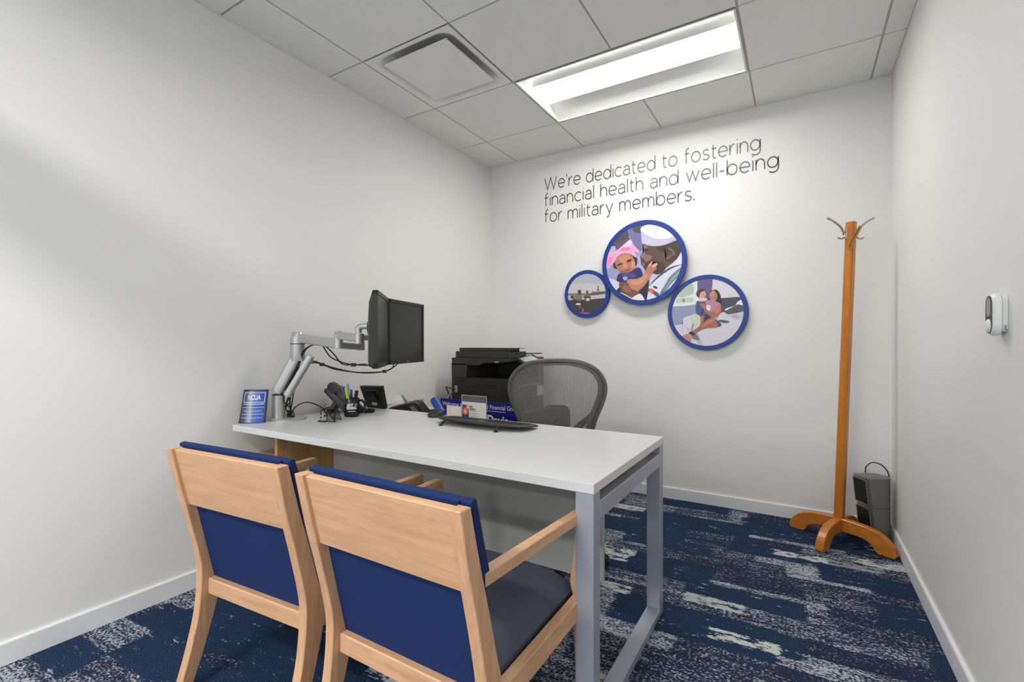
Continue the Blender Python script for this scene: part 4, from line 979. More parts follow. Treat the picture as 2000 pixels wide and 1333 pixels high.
for px_, py_, f in ((690.5, 713, 2.25), (629, 712.5, 2.44), (751, 726, 2.60)):
    c = along(px_, py_, f); mb = MB(); mb.tube([c - sdv * 0.011, c + sdv * 0.011], 0.0085, 8); mb.build('cable_tie', BLACK, arm)
cable([BP + sdv * 0.030 + view * 0.01 + U * 0.13, BP + sdv * 0.036 + view * 0.01 + U * 0.09, BP + sdv * 0.062 + U * 0.055, BP + sdv * 0.045 + U * 0.025, BP + sdv * 0.075 + U * 0.010, BD + sdv * 0.03 + U * 0.010])
cable([along(560, 770, 2.42), along(566, 785, 2.42), along(558, 797, 2.42), along(563, 806, 2.42), BD + sdv * 0.03 + U * 0.012])
mb = MB(); c = BD + sdv * 0.008 + U * 0.030; mb.box(c.x - 0.011, c.x + 0.011, c.y - 0.008, c.y + 0.008, c.z - 0.018, c.z + 0.016); mb.build('cable_clip', BLACK, arm)
q0 = BD + sdv * 0.032 + U * 0.014
cable([q0, along(573, 800, 2.45), along(590, 788, 2.48), along(606, 787, 2.52), along(622, 793, 2.55), along(633, 801, 2.58), P(637, 812, z=DZ + 0.004), P(626, 816, z=DZ + 0.004)], 0.003)

# ---------------------------------------------------------------- leaflet stand on the desk
a = P(466, 827.5, z=DZ); b = P(517.5, 826.5, z=DZ); W_ = (b - a).length; d = (b - a).normalized(); nb = Vector((-d.y, d.x, 0))    # nb points to the wall
st = thing('leaflet_stand', 'blue and grey NCUA desk sign in a curved black frame', 'sign', (a + b) / 2)
def LS(u, v, o=0.0):
    bul = 0.012 * (1 - (2 * u - 1) ** 2)
    return a + d * W_ * (u * 0.94 + 0.06 * u + (0.03 * v * (1 - 2 * u)) + 0.055 * v) + nb * (0.035 * v - bul + o) + U * (0.160 * v)
def sheet(u0, u1, v0, v1, o, nn=10):
    mb = MB(); vs = []
    for j in range(2):
        for i in range(nn + 1): vs.append(LS(u0 + (u1 - u0) * i / nn, (v0, v1)[j], o))
    return mb.add(vs, [(i, i + 1, nn + 2 + i, nn + 1 + i) for i in range(nn)])
mb = MB(); mb.rings([[LS(u / 10, 0, 0) for u in range(11)] + [LS(u / 10, 0, 0.006) for u in range(10, -1, -1)], [LS(u / 10, 1, 0) for u in range(11)] + [LS(u / 10, 1, 0.006) for u in range(10, -1, -1)]]); mb.build('frame', BLACK, st)
SH = bpy.data.materials.new('leaflet_print'); SH.use_nodes = True; MATS['leaflet_print'] = SH
nt = SH.node_tree; bs = nt.nodes['Principled BSDF']; tcn = nt.nodes.new('ShaderNodeTexCoord'); sx = nt.nodes.new('ShaderNodeSeparateXYZ'); dt = nt.nodes.new('ShaderNodeVectorMath'); dt.operation = 'DOT_PRODUCT'
dt.inputs[1].default_value = d; nt.links.new(tcn.outputs['Object'], dt.inputs[0])
mr = nt.nodes.new('ShaderNodeMapRange'); mr.inputs['From Min'].default_value = a.dot(d); mr.inputs['From Max'].default_value = b.dot(d) + 0.005; nt.links.new(dt.outputs['Value'], mr.inputs['Value'])
cr = nt.nodes.new('ShaderNodeValToRGB'); els = cr.color_ramp.elements
els[0].position = 0.0; els[0].color = lin((52, 60, 92)); els[1].position = 1.0; els[1].color = lin((40, 66, 140))
for p_, c_ in ((0.22, (70, 80, 110)), (0.40, (158, 168, 188)), (0.52, (60, 90, 150)), (0.66, (18, 84, 190)), (0.84, (28, 70, 158))):
    e_ = els.new(p_); e_.color = lin(c_)
nt.links.new(mr.outputs[0], cr.inputs['Fac']); nt.links.new(cr.outputs['Color'], bs.inputs['Base Color']); bs.inputs['Roughness'].default_value = 0.3
sh = sheet(0.035, 0.965, 0.025, 0.965, -0.0006).build('print', SH, st, smooth=True)
LW = mat('print_white', (226, 230, 238), 0.5)
mb = MB()
for u0, u1, v0, v1 in ((0.08, 0.92, 0.90, 0.915), (0.08, 0.92, 0.62, 0.635), (0.08, 0.10, 0.62, 0.915), (0.90, 0.92, 0.62, 0.915)):
    mb2 = sheet(u0, u1, v0, v1, -0.0011); mb.add(mb2.v, mb2.f)
for k, (v, u1) in enumerate(((0.465, 0.92), (0.265, 0.92), (0.16, 0.90))):
    mb2 = sheet(0.08, u1, v, v + 0.010, -0.0011); mb.add(mb2.v, mb2.f)
mb.build('rules', LW, sh)
def curved_text(body, size, v, bold, wid):
    vs, fs = textmesh(body, size, bold, 'CENTER', wid)
    return MB().add([LS(0.5 + q.x / W_, v + q.y / 0.160, -0.0012) for q in vs], fs)
mb = curved_text('NCUA', 0.034, 0.70, 0.0011, 0.062); mb.build('lettering', LW, sh)
mb = curved_text('Your savings federally insured to at least $250,000', 0.010, 0.555, 0.0002, 0.098); mb.build('lettering', LW, sh)
mb = curved_text('National Credit Union Administration', 0.008, 0.35, 0.0001, 0.085); mb.build('lettering', LW, sh)

# ---------------------------------------------------------------- mug and pens
mc = P(687, 813.5, z=DZ); mg = thing('mug', 'black mug with white lettering holding pens', 'mug', mc)
MUG = mat('black_ceramic', (16, 17, 22), 0.12)
MB().lathe([(0.036, 0.0), (0.0395, 0.003), (0.040, 0.01), (0.040, 0.094), (0.0385, 0.0965), (0.0365, 0.095), (0.0365, 0.012), (0.001, 0.010)], mc, 40).build('body', MUG, mg, smooth=True)
rt = Vector((CYW, SY, 0)); vw = Vector((SY, -CYW, 0))
MB().tube(smoothpath([mc + rt * 0.037 + U * 0.084, mc + rt * 0.058 + U * 0.083, mc + rt * 0.070 + U * 0.064, mc + rt * 0.068 + U * 0.040, mc + rt * 0.056 + U * 0.022, mc + rt * 0.038 + U * 0.018], 6), 0.0058, 10, flat=1.4).build('handle', MUG, mg, smooth=True)
def wrap_text(mb, body, size, zc_, bold, wid, ang=0.0):
    vs, fs = textmesh(body, size, bold, 'CENTER', wid)
    va = math.atan2(-mc.y, -mc.x)
    mb.add([mc + Vector((math.cos(va + ang + q.x / 0.0405) * 0.0405, math.sin(va + ang + q.x / 0.0405) * 0.0405, zc_ + q.y)) for q in vs], fs)
mb = MB(); wrap_text(mb, 'NAVY', 0.019, 0.058, 0.0010, 0.033, -0.22); wrap_text(mb, 'FEDERAL', 0.019, 0.042, 0.0010, 0.056, 0.0); wrap_text(mb, 'navyfederal.org', 0.0075, 0.029, 0.0004, 0.038, 0.0)
va = math.atan2(-mc.y, -mc.x)
for rr0, rr1 in ((0.0078, 0.0066), (0.0045, 0.0034)):
    n = 20; vs = []
    for rr_ in (rr0, rr1):
        for k in range(n):
            t_ = 2 * math.pi * k / n; an = va + 0.55 + rr_ * math.cos(t_) / 0.0405
            vs.append(mc + Vector((math.cos(an) * 0.0405, math.sin(an) * 0.0405, 0.0645 + rr_ * math.sin(t_))))
    mb.add(vs, [(k, (k + 1) % n, n + (k + 1) % n, n + k) for k in range(n)])
mb.build('lettering', mat('mug_white', (232, 234, 236), 0.5), mg)
def pen(label, px0, px1, py1, r, rgb, cap, dep=0.0, name='pen', tip=None):
    """leans in the mug; px1, py1 = where its upper end shows"""
    f0 = (mc.x * -SY + mc.y * CYW) + dep
    top = along(px1, py1, f0); low = along(px0, 812, f0); low.z = DZ + 0.016
    rel = Vector((low.x - mc.x, low.y - mc.y, 0))
    if rel.length > 0.026: low = Vector((mc.x, mc.y, low.z)) + rel.normalized() * 0.026
    t = thing(name, label, 'pen' if name != 'marker' else 'marker', low); dv = (top - low).normalized(); L_ = (top - low).length
    MB().tube([low, low + dv * L_ * 0.60], r, 12).build('barrel', mat('pen_%d_%d_%d' % rgb, rgb, 0.3), t, smooth=True)
    cp = MB().tube([low + dv * L_ * 0.60, low + dv * L_ * 0.985, low + dv * L_], [r * 1.12, r * 1.05, r * 0.7], 12).build('cap', mat('pen_%d_%d_%d' % cap, cap, 0.3), t, smooth=True)
    MB().tube([low + dv * L_ * 0.62 + vw * r * 1.5, low + dv * L_ * 0.95 + vw * r * 1.5], r * 0.25, 6).build('clip', mat('pen_%d_%d_%d' % cap, cap, 0.3), cp)
pen('dark blue pen leaning left in the black mug', 684, 667, 753, 0.0048, (30, 46, 140), (110, 118, 140), 0.008)
pen('navy capped pen in the black mug beside the yellow highlighter', 687, 671, 756, 0.0050, (24, 34, 120), (24, 34, 120), -0.004)
pen('bright yellow highlighter in the black mug', 685, 675.5, 758, 0.0072, (206, 224, 20), (206, 224, 20), -0.020, 'marker')
pen('sky blue pen standing tallest in the black mug', 685, 679, 750, 0.0052, (24, 130, 214), (120, 160, 206), -0.012)
pen('purple pen with copper end in the black mug', 688, 686, 761, 0.0050, (176, 132, 110), (52, 46, 96), -0.010)
pen('thick black marker at the handle side of the mug', 690, 697, 763, 0.0088, (16, 16, 16), (16, 16, 16), -0.004, 'marker')

# ---------------------------------------------------------------- helpers for things seen side-on: a profile across the view, extruded in depth
def slab_at(poly, f0, f1, zmin=None):
    lo = [along(a, b, f0) for a, b in poly]; dv = Vector((-SY, CYW, 0)) * (f1 - f0)
    hi = [q + dv for q in lo]
    if zmin is not None:
        for L_ in (lo, hi):
            for q in L_: q.z = max(q.z, zmin)
    return MB().hexa(lo, hi)

# ---------------------------------------------------------------- desk phone
ph = thing('desk_phone', 'dark grey desk phone tilted on its stand behind the mug', 'phone', P(655, 806, z=DZ))
PHG = mat('phone_grey', (58, 58, 56), 0.45)
slab_at([(632, 766), (633, 761), (638, 758.5), (643, 760), (672, 788), (690, 804), (690, 812), (676, 812), (664, 799), (646, 781)], 2.58, 2.76, DZ + 0.001).build('body', PHG, ph, bevel=0.003, seg=2, smooth=True)
slab_at([(651, 785), (657, 790), (645, 806), (636, 812), (635, 808)], 2.61, 2.73, DZ + 0.001).build('stand', PHG, ph, bevel=0.001, seg=1)
hs_ = slab_at([(638, 757), (640.5, 750), (645, 747.5), (650, 749), (668, 761), (679, 772), (680, 777), (674, 776), (662, 768), (654, 767), (649, 770), (644, 766)], 2.575, 2.625).build('handset', BLACK2, ph, bevel=0.004, seg=3, smooth=True)
slab_at([(654, 770), (657, 767), (679, 788), (676, 791)], 2.635, 2.70).build('display', mat('phone_lcd', (150, 152, 150), 0.3), ph)
for k in range(4):
    for j in range(3):
        a0, b0 = 664 + 5 * k, 779.5 + 4.6 * k
        slab_at([(a0, b0), (a0 + 2.6, b0 + 2.4), (a0 + 3.8, b0 + 1.0), (a0 + 1.2, b0 - 1.4)], 2.64 + 0.028 * j, 2.655 + 0.028 * j).build('key', BLACK, ph)
c = P(717, 806, z=DZ); pts = []
for k in range(241):
    t_ = k / 240; a_ = math.radians(150 - 360 * t_ * 0.95); R_ = Vector((math.cos(a_) * 0.040, math.sin(a_) * 0.026, 0))
    ph_ = t_ * 2 * math.pi * 26; rad = Vector((math.cos(a_), math.sin(a_), 0))
    pts.append(c + R_ + rad * 0.0075 * math.cos(ph_) + U * (0.0105 + 0.0075 * math.sin(ph_)))
MB().tube(pts, 0.0026, 5).build('coiled_cord', CABLE, ph, smooth=True)
MB().tube(smoothpath([P(690, 804, z=DZ + 0.01), c + Vector((-0.05, 0.03, 0.006)), pts[0]], 5), 0.003, 6).build('cord_end', CABLE, ph, smooth=True)
MB().tube(smoothpath([along(646, 795, 2.70), along(632, 800, 2.66), along(626, 806, 2.56), along(630, 811, 2.50), P(640, 812, z=DZ + 0.004)], 6), 0.003, 6).build('line_cord', CABLE, ph, smooth=True)

# ---------------------------------------------------------------- small mesh note holder in front of the phone
nh = thing('note_holder', 'small black wire mesh note holder beside the mug', 'holder', P(648, 823, z=DZ))
MESHB = see_through('black_mesh', (24, 24, 24), 0.6)
zf = DZ + 0.0035
def tri(name, a_, b_, f0):
    A_, B_ = Vector(P(a_[0], a_[1], z=zf)), Vector(P(b_[0], b_[1], z=zf)); return A_, B_
A_ = P(638.5, 823.5, z=zf); B_ = P(655, 825, z=zf); C_ = P(666.5, 820, z=zf); D_ = P(648, 817, z=zf)
up1 = U * 0.056
T0 = A_ + up1 - sdv * 0.001; T1 = (B_ + D_) / 2 + up1 * 0.95 + sdv * 0.004; T2 = (C_ + B_) / 2 + up1 * 0.93
mb = MB(); mb.tube([T0, T0.lerp(T1, 0.5), T1, T2], 0.0042, 6); mb.build('top_bar', BLACK, nh)
for k, (p0, p1, p2) in enumerate(((A_, B_, T0), (B_, T1, A_.lerp(T0, 0.9)), (D_, C_, T2))):
    mb = MB(); mb.tube([p0, p1, p2, p0], 0.0024, 6); fr_ = mb.build('wire_frame', BLACK, nh)
    MB().add([p0, p1, p2], [(0, 1, 2)]).build('mesh_panel', MESHB, fr_)
mb = MB(); q = A_ - sdv * 0.006; mb.tube([q + vw * 0.01, q - vw * 0.012, q - vw * 0.012 - sdv * 0.034 + U * 0.002, q + vw * 0.01 - sdv * 0.034 + U * 0.002, q + vw * 0.01], 0.0028, 6); mb.build('base_loop', BLACK, nh)
CLEAR = see_through('clear_acrylic', (200, 204, 202), 0.10, rough=0.05)
mb = MB(); mb.box(q.x - 0.018, q.x + 0.002, q.y - 0.012, q.y + 0.010, DZ + 0.001, DZ + 0.040); mb.build('clear_block', CLEAR, nh)
mb = MB(); mb.tube([q - sdv * 0.012 + U * 0.012, q - sdv * 0.014 + U * 0.045], 0.003, 6); mb.build('clip', SILVER, nh)

# ---------------------------------------------------------------- black screen on its stand, seen from behind
sp_ = thing('signature_screen', 'small black tilted screen seen from behind at the desk edge', 'screen', P(735, 797, z=DZ))
b0, b1 = P(716.5, 796.2, z=DZ + 0.002), P(752.5, 799.8, z=DZ + 0.002); t0, t1 = along(702, 755, 2.83), along(744.5, 755.8, 2.80)
nv = (b1 - b0).cross(t0 - b0).normalized(); nv = nv if nv.y > 0 else -nv
d_ = ray(744.5, 755.8); o_ = Vector((0, 0, CAMZ)); t1 = o_ + d_ * ((b0 - o_).dot(nv) / d_.dot(nv))
mb = MB(); mb.hexa([b0, b1, t1, t0], [b0 + nv * 0.022, b1 + nv * 0.022, t1 + nv * 0.022, t0 + nv * 0.022]); mb.build('case', BLACK, sp_, bevel=0.002, seg=1)
bil = lambda u, v, o: b0.lerp(b1, u).lerp(t0.lerp(t1, u), v) - nv * o
mb = MB(); mb.hexa([bil(u, v, 0.0005) for u, v in ((0.2, 0.28), (0.8, 0.28), (0.8, 0.85), (0.2, 0.85))], [bil(u, v, 0.006) for u, v in ((0.24, 0.32), (0.76, 0.32), (0.76, 0.82), (0.24, 0.82))]); mb.build('rear_housing', GLOSSB, sp_)
mb = MB(); mb.add([bil(u, v, 0.0008) for u, v in ((0.36, 0.14), (0.62, 0.14), (0.62, 0.27), (0.36, 0.27))], [(0, 1, 2, 3)]); mb.build('sticker', mat('sticker', (190, 192, 194), 0.6), sp_)

# ---------------------------------------------------------------- document scanner on the low cabinet
dsn = thing('document_scanner', 'black wedge shaped document scanner with a pale feed tray behind the desk', 'scanner', Vector((-2.13, 2.33, CZ)))
slab_at([(754, 800), (760, 798), (803, 787.5), (813, 787.3), (818, 791), (836, 815), (836, 838), (754, 838)], 2.98, 3.14, CZ).build('body', BLACK, dsn, bevel=0.003, seg=1)
slab_at([(799, 795), (808, 793), (820, 807), (811, 809)], 2.977, 2.98).build('side_window', mat('scanner_grey', (118, 118, 116), 0.35), dsn)
TRAYW = mat('pale_tray', (206, 205, 200), 0.5)
q = [along(750.5, 776, 3.17), along(784, 772, 3.20), along(794, 791, 3.10), along(757, 798.5, 3.07)]
nn_ = (q[1] - q[0]).cross(q[3] - q[0]).normalized(); nn_ = nn_ if nn_.z > 0 else -nn_
mb = MB(); mb.hexa([p_ - nn_ * 0.008 for p_ in q], q); tr = mb.build('feed_tray', TRAYW, dsn)
for u0, u1, v0, v1 in ((0.03, 0.44, 0.70, 0.76), (0.54, 0.97, 0.70, 0.76), (0.02, 0.60, 0.10, 0.13)):
    g = lambda u, v: q[0].lerp(q[1], u).lerp(q[3].lerp(q[2], u), v) + nn_ * 0.0006
    MB().add([g(u0, v0), g(u1, v0), g(u1, v1), g(u0, v1)], [(0, 1, 2, 3)]).build('slot', BLACK, tr)
slab_at([(783, 772), (787, 773.5), (799, 789), (794, 792)], 3.08, 3.10).build('paper_guide', mat('guide_grey', (160, 160, 156), 0.5), dsn)

# ---------------------------------------------------------------- wall outlet and adapter
o0, o1 = P(818.5, 793, x=XL), P(828, 774, x=XL)
ol = thing('wall_outlet', 'white wall outlet low on the left wall behind the scanner', 'outlet', (XL, (o0.y + o1.y) / 2, (o0.z + o1.z) / 2))
box(XL + 0.0003, XL + 0.006, o0.y, o1.y, o0.z - 0.02, o1.z).build('plate', SW, ol, bevel=0.0015, seg=1)
yc = (o0.y + o1.y) / 2
for zc_ in (o0.z + 0.005, o1.z - 0.03):
    so = MB().prism(rrect(yc - 0.016, yc + 0.016, zc_ - 0.013, zc_ + 0.013, 0.008), 'x', XL + 0.006, XL + 0.008).build('socket', mat('socket_grey', (186, 186, 182), 0.4), ol)
    mb = MB(); mb.box(XL + 0.008, XL + 0.0085, yc - 0.008, yc - 0.006, zc_ - 0.004, zc_ + 0.006); mb.box(XL + 0.008, XL + 0.0085, yc + 0.006, yc + 0.008, zc_ - 0.004, zc_ + 0.006); s_ = mb.build('slot', BLACK, so); s_['kind'] = 'stuff'
ad = thing('plug_adapter', 'black plug adapter with white top below the wall outlet', 'adapter', P(833, 800, x=XL))
q = P(833, 800, x=XL); box(XL + 0.009, XL + 0.07, q.y - 0.03, q.y + 0.03, q.z - 0.045, q.z + 0.004).build('case', BLACK, ad, bevel=0.003, seg=1)
box(XL + 0.009, XL + 0.072, q.y - 0.032, q.y + 0.032, q.z + 0.004, q.z + 0.016).build('lid', SW, ad, bevel=0.002, seg=1)

# ---------------------------------------------------------------- multifunction printer in the back left corner
px0, px1, py0, py1 = -2.205, -1.706, 2.75, 3.27
pt = thing('office_printer', 'black floor-standing office printer in the back left corner', 'printer', ((px0 + px1) / 2, (py0 + py1) / 2, 0))
def pz(py, px=940): return P(px, py, y=py0).z
zA, zB, zC_ = pz(739), pz(712), pz(700)
PB = mat('printer_black', (40, 40, 37), 0.5, bump=0.05, bscale=700); PD = mat('printer_dark', (26, 26, 24), 0.5)
box(px0, px1, py0, py1, 0.03, zA).build('lower_body', PD, pt, bevel=0.004, seg=1)
box(px0, P(911, 720, y=py0).x, py0, py1, zA, zB).build('rear_column', PB, pt)
box(px0, px1, py1 - 0.10, py1, zA, zB).build('far_column', PB, pt)
up_ = [(px0, zC_), (px0, zB - 0.01), (P(936, 0, y=py0).x, zB - 0.01), (P(944, 0, y=py0).x, zB + 0.008), (P(966, 0, y=py0).x, pz(709)), (px1, pz(706)), (px1, zC_)]
mb = MB(); mb.prism(up_, 'y', py0, py1); mb.build('upper_body', PB, pt, bevel=0.003, seg=1)
xs0, xs1 = P(888.5, 0, y=py0).x, P(994, 0, y=py0).x
mb = box(xs0, xs1, py0 + 0.005, py0 + 0.24, zC_, pz(687)); ld = mb.build('scanner_lid', PB, pt, bevel=0.004, seg=1)
mb = box(P(893.5, 0, y=py0).x, P(991, 0, y=py0).x, py0 + 0.02, py0 + 0.17, pz(687), pz(680)); mb.build('document_feeder', PB, ld, bevel=0.004, seg=1)
box(P(990, 0, y=py0).x - 0.02, P(990, 0, y=py0).x + 0.05, py0 + 0.04, py0 + 0.16, pz(681.5), pz(680.4)).build('feeder_tray', PD, ld)
box(P(900, 0, y=py0).x, P(958, 0, y=py0).x, py0 + 0.0035, py0 + 0.006, pz(696), pz(695.4)).build('lid_seam', PD, ld)
box(px1 - 0.10, px1 + 0.01, py0 + 0.10, py1 - 0.05, pz(693), pz(691)).build('output_wing', PD, pt)
# tilted touch panel on the front
q = [along(1003, 699, 3.36), along(1041, 692.5, 3.52), along(1060, 703.5, 3.42), along(1022, 710, 3.24)]
nn_ = (q[1] - q[0]).cross(q[3] - q[0]).normalized(); nn_ = nn_ if nn_.z > 0 else -nn_
mb = MB(); mb.hexa([p_ - nn_ * 0.02 for p_ in q], q); tp = mb.build('control_panel', PD, pt, bevel=0.003, seg=1)
g = lambda u, v: q[0].lerp(q[1], u).lerp(q[3].lerp(q[2], u), v) + nn_ * 0.0008
MB().add([g(0.14, 0.14), g(0.86, 0.10), g(0.86, 0.80), g(0.14, 0.86)], [(0, 1, 2, 3)]).build('touch_screen', mat('panel_screen', (176, 177, 176), 0.25), tp)
box(px1, px1 + 0.012, 3.0, 3.20, 0.95, 1.0).build('panel_bracket', PB, pt)
for k in range(4):
    z0 = 0.06 + 0.195 * k
    dr = box(px1, px1 + 0.008, py0 + 0.015, py1 - 0.015, z0, z0 + 0.185).build('paper_drawer', PB, pt, bevel=0.003, seg=1)
    box(px1 + 0.008, px1 + 0.011, py0 + 0.06, py1 - 0.06, z0 + 0.165, z0 + 0.170).build('drawer_lip', mat('light_edge', (150, 150, 146), 0.4), dr)
l0, l1 = P(1049, 773, x=px1 + 0.009), P(1060.5, 752, x=px1 + 0.009)
box(px1 + 0.009, px1 + 0.0098, l0.y, l1.y, l0.z, l1.z).build('paper_label', mat('label_paper', (206, 206, 204), 0.7), pt)
box(P(915, 0, y=py0).x, P(970, 0, y=py0).x, py0 - 0.0012, py0, pz(758), pz(756)).build('vent_slot', GLOSSB, pt)
box(P(915, 0, y=py0).x, P(970, 0, y=py0).x, py0 - 0.0012, py0, pz(754.5), pz(752.5)).build('vent_slot', GLOSSB, pt)
box(P(888.5, 0, y=py0).x, P(893.5, 0, y=py0).x, py0 - 0.004, py0, pz(770), pz(756)).build('connector_plate', mat('plate_grey', (150, 150, 148), 0.4), pt)
mb = MB(); put_text(mb, 'bizhub', 0.015, P(966, 709, y=py0 - 0.0006), (1, 0, 0), (0, 0, 1), 0.0004, 'LEFT', 0.036); mb.build('badge', mat('badge_white', (205, 205, 202), 0.4), pt)
for pts in ([P(889, 760, y=py0 - 0.004), along(880, 759, 3.46), along(871, 756, 3.55), along(875, 766, 3.60), along(881, 785, 3.62)],):
    MB().tube(smoothpath(pts, 6), 0.005, 6).build('cable', BLACK2, pt, smooth=True)
for o, m_ in ((0, mat('white_cable', (190, 194, 200), 0.5)), (0.03, mat('blue_grey_cable', (120, 134, 170), 0.5))):
    MB().tube(smoothpath([along(886, 764 + o * 60, 3.60), along(879, 770 + o * 60, 3.58), along(873 + o * 100, 780, 3.56), along(871 + o * 100, 796, 3.55)], 6), 0.004, 6).build('cable', m_, pt, smooth=True)

# ---------------------------------------------------------------- blue welcome sign
SYN = 2.31
sl, sr_ = P(860, 778, y=SYN), P(1012, 786, y=SYN)
ws = thing('welcome_sign', 'blue welcome sign with white lettering behind the keyboard', 'sign', ((sl.x - 1.365) / 2, SYN, CZ))
SBLUE = mat('sign_blue', (26, 30, 132), 0.3)
bd = box(sl.x, -1.372, SYN, SYN + 0.006, CZ, sl.z).build('board', SBLUE, ws)
box(sl.x + 0.05, -1.46, SYN + 0.006, SYN + 0.09, CZ, CZ + 0.008).build('stand', BLACK, ws)
t0 = P(864, 791.5, y=SYN - 0.0006)
mb = MB(); put_text(mb, 'Welcome to Navy Federal Financial Group', 0.036, t0, (1, 0, 0), (0, 0, 1), 0.0003, 'LEFT', (P(1004, 800, y=SYN).x - t0.x) * 39.0 / 36.4); mb.build('headline', LW, bd)
r0, r1 = P(905, 801.5, y=SYN), P(987.5, 806.8, y=SYN)
box(r0.x, r1.x, SYN - 0.0008, SYN, r1.z, r1.z + 0.003).build('rule', LW, bd)
n0, n1_ = P(951, 829, y=SYN - 0.0006), P(991.5, 829, y=SYN)
mb = MB(); put_text(mb, 'Davis', 0.074, (n0.x, n0.y, n0.z + 0.004), (1, 0, 0), (0, 0, 1), 0.0022, 'LEFT', n1_.x - n0.x); mb.build('name_line', LW, bd)

# ---------------------------------------------------------------- keyboard, mouse, tumbler, card holder
kb = thing('keyboard', 'black curved ergonomic keyboard raised on feet on the white desk', 'keyboard', (-1.27, 1.82, DZ))
out = smoothpath([(-1.530, 1.87, 0), (-1.525, 1.80, 0), (-1.46, 1.757, 0), (-1.37, 1.742, 0), (-1.27, 1.738, 0), (-1.17, 1.742, 0), (-1.09, 1.757, 0), (-1.025, 1.795, 0), (-1.018, 1.86, 0), (-1.04, 1.905, 0), (-1.27, 1.895, 0), (-1.50, 1.905, 0), (-1.530, 1.87, 0)], 4)[:-1]
kz = lambda y, o: DZ + 0.008 + (1.905 - y) * 0.09 + o
mid = 1.82
def ins(p_, k): return (-1.27 + (p_.x + 1.27) * k, mid + (p_.y - mid) * k)
mb = MB(); rg_ = []
for k, o in ((0.94, -0.003), (1.0, 0.0), (1.0, 0.005), (0.97, 0.009), (0.93, 0.010)):
    rg_.append([(ins(p_, k)[0], ins(p_, k)[1], max(DZ + 0.001, kz(ins(p_, k)[1], o))) for p_ in out])
mb.rings(rg_); mb.build('case', BLACK2, kb, smooth=True)
mb = MB()
for r_ in range(5):
    for c_ in range(22):
        x = -1.495 + 0.0205 * c_; y = 1.775 + 0.022 * r_ + 0.012 * math.cos((x + 1.27) * 5)
        if abs(c_ - 10.5) < 1 and r_ < 3: continue
        mb.hexa([(x, y, kz(y, 0.009)), (x + 0.018, y, kz(y, 0.009)), (x + 0.018, y + 0.019, kz(y + 0.019, 0.009)), (x, y + 0.019, kz(y + 0.019, 0.009))],
                [(x + 0.002, y + 0.002, kz(y, 0.012)), (x + 0.016, y + 0.002, kz(y, 0.012)), (x + 0.016, y + 0.017, kz(y + 0.019, 0.012)), (x + 0.002, y + 0.017, kz(y + 0.019, 0.012))])
o = mb.build('keys', BLACK, kb); o['kind'] = 'stuff'
for x in (-1.447, -1.136):
    mb = MB(); mb.tube([(x, 1.722, DZ + 0.003), (x + (0.006 if x < -1.3 else -0.003), 1.745, kz(1.745, -0.002))], [0.0055, 0.005], 8); mb.box(x - 0.008, x + 0.008, 1.716, 1.728, DZ, DZ + 0.004); mb.build('foot', BLACK, kb)
mo = thing('computer_mouse', 'black computer mouse beside the left end of the keyboard', 'mouse', P(851, 815, z=DZ))
c = P(851, 815, z=DZ); mb = MB(); rows = []
for z, k in ((0.001, 0.92), (0.008, 1.0), (0.018, 0.97), (0.027, 0.82), (0.034, 0.55), (0.037, 0.18)):
    rows.append([Vector((c.x, c.y, DZ + z)) + Vector((CYW, SY, 0)) * (math.cos(a_) * 0.043 * k + (0.006 if z > 0.02 else 0)) + Vector((-SY, CYW, 0)) * (math.sin(a_) * 0.032 * k) for a_ in [2 * math.pi * j / 28 for j in range(28)]])
mb.rings(rows); ms = mb.build('shell', BLACK2, mo, smooth=True)
mb = MB(); mb.cyl(Vector((c.x, c.y, DZ + 0.026)) - sdv * 0.024 - vw * 0.004, Vector((c.x, c.y, DZ + 0.026)) - sdv * 0.024 + vw * 0.004, 0.009, n=14); mb.build('wheel', BLACK, mo)
bt = thing('blue_tumbler', 'blue cylinder leaning behind the mouse and keyboard', 'tumbler', P(862, 811, z=DZ))
c = P(863, 811.5, z=DZ); axd = (along(851, 785, 2.58) - (c + U * 0.015)).normalized()
mb = MB(); mb.tube([c + U * 0.012, c + U * 0.012 + axd * 0.075, c + U * 0.012 + axd * 0.095, c + U * 0.012 + axd * 0.098], [0.023, 0.0235, 0.0225, 0.018], 24); mb.build('body', mat('tumbler_blue', (24, 68, 142), 0.4), bt, smooth=True)
mb = MB(); mb.tube([c + U * 0.012 + axd * 0.060, c + U * 0.012 + axd * 0.064], 0.0238, 24); mb.build('seam', mat('tumbler_dark', (18, 50, 110), 0.4), bt)
mb = MB(); mb.box(c.x - 0.02, c.x + 0.02, c.y - 0.015, c.y + 0.015, DZ, DZ + 0.010); mb.build('rest', mat('tumbler_dark', (18, 50, 110), 0.4), bt)

HY = 1.955
ch = thing('card_holder', 'clear acrylic card holder with a white card and orange number 5 badge', 'card holder', (P(925, 0, y=HY).x, HY, DZ))
a0, a1 = P(901, 772, y=HY), P(949, 776, y=HY)
xa, xb = a0.x, a1.x; cz1 = P(925, 786.5, y=HY).z
box(xa, xb, HY + 0.004, HY + 0.0065, DZ + 0.001, a0.z).build('acrylic_sheet', CLEAR, ch)
box(xa, xb, HY - 0.012, HY + 0.030, DZ, DZ + 0.0025).build('acrylic_base', CLEAR, ch)
mb = MB()
for s0, s1 in (((xa, DZ + 0.001), (xa, a0.z)), ((xb, DZ + 0.001), (xb, a0.z)), ((xa, a0.z), (xb, a0.z))):
    mb.tube([(s0[0], HY + 0.005, s0[1]), (s1[0], HY + 0.005, s1[1])], 0.0012, 5)
mb.build('acrylic_edge', mat('acrylic_edge', (196, 200, 200), 0.15), ch)
CARD = mat('card_stock', (224, 218, 206), 0.7)
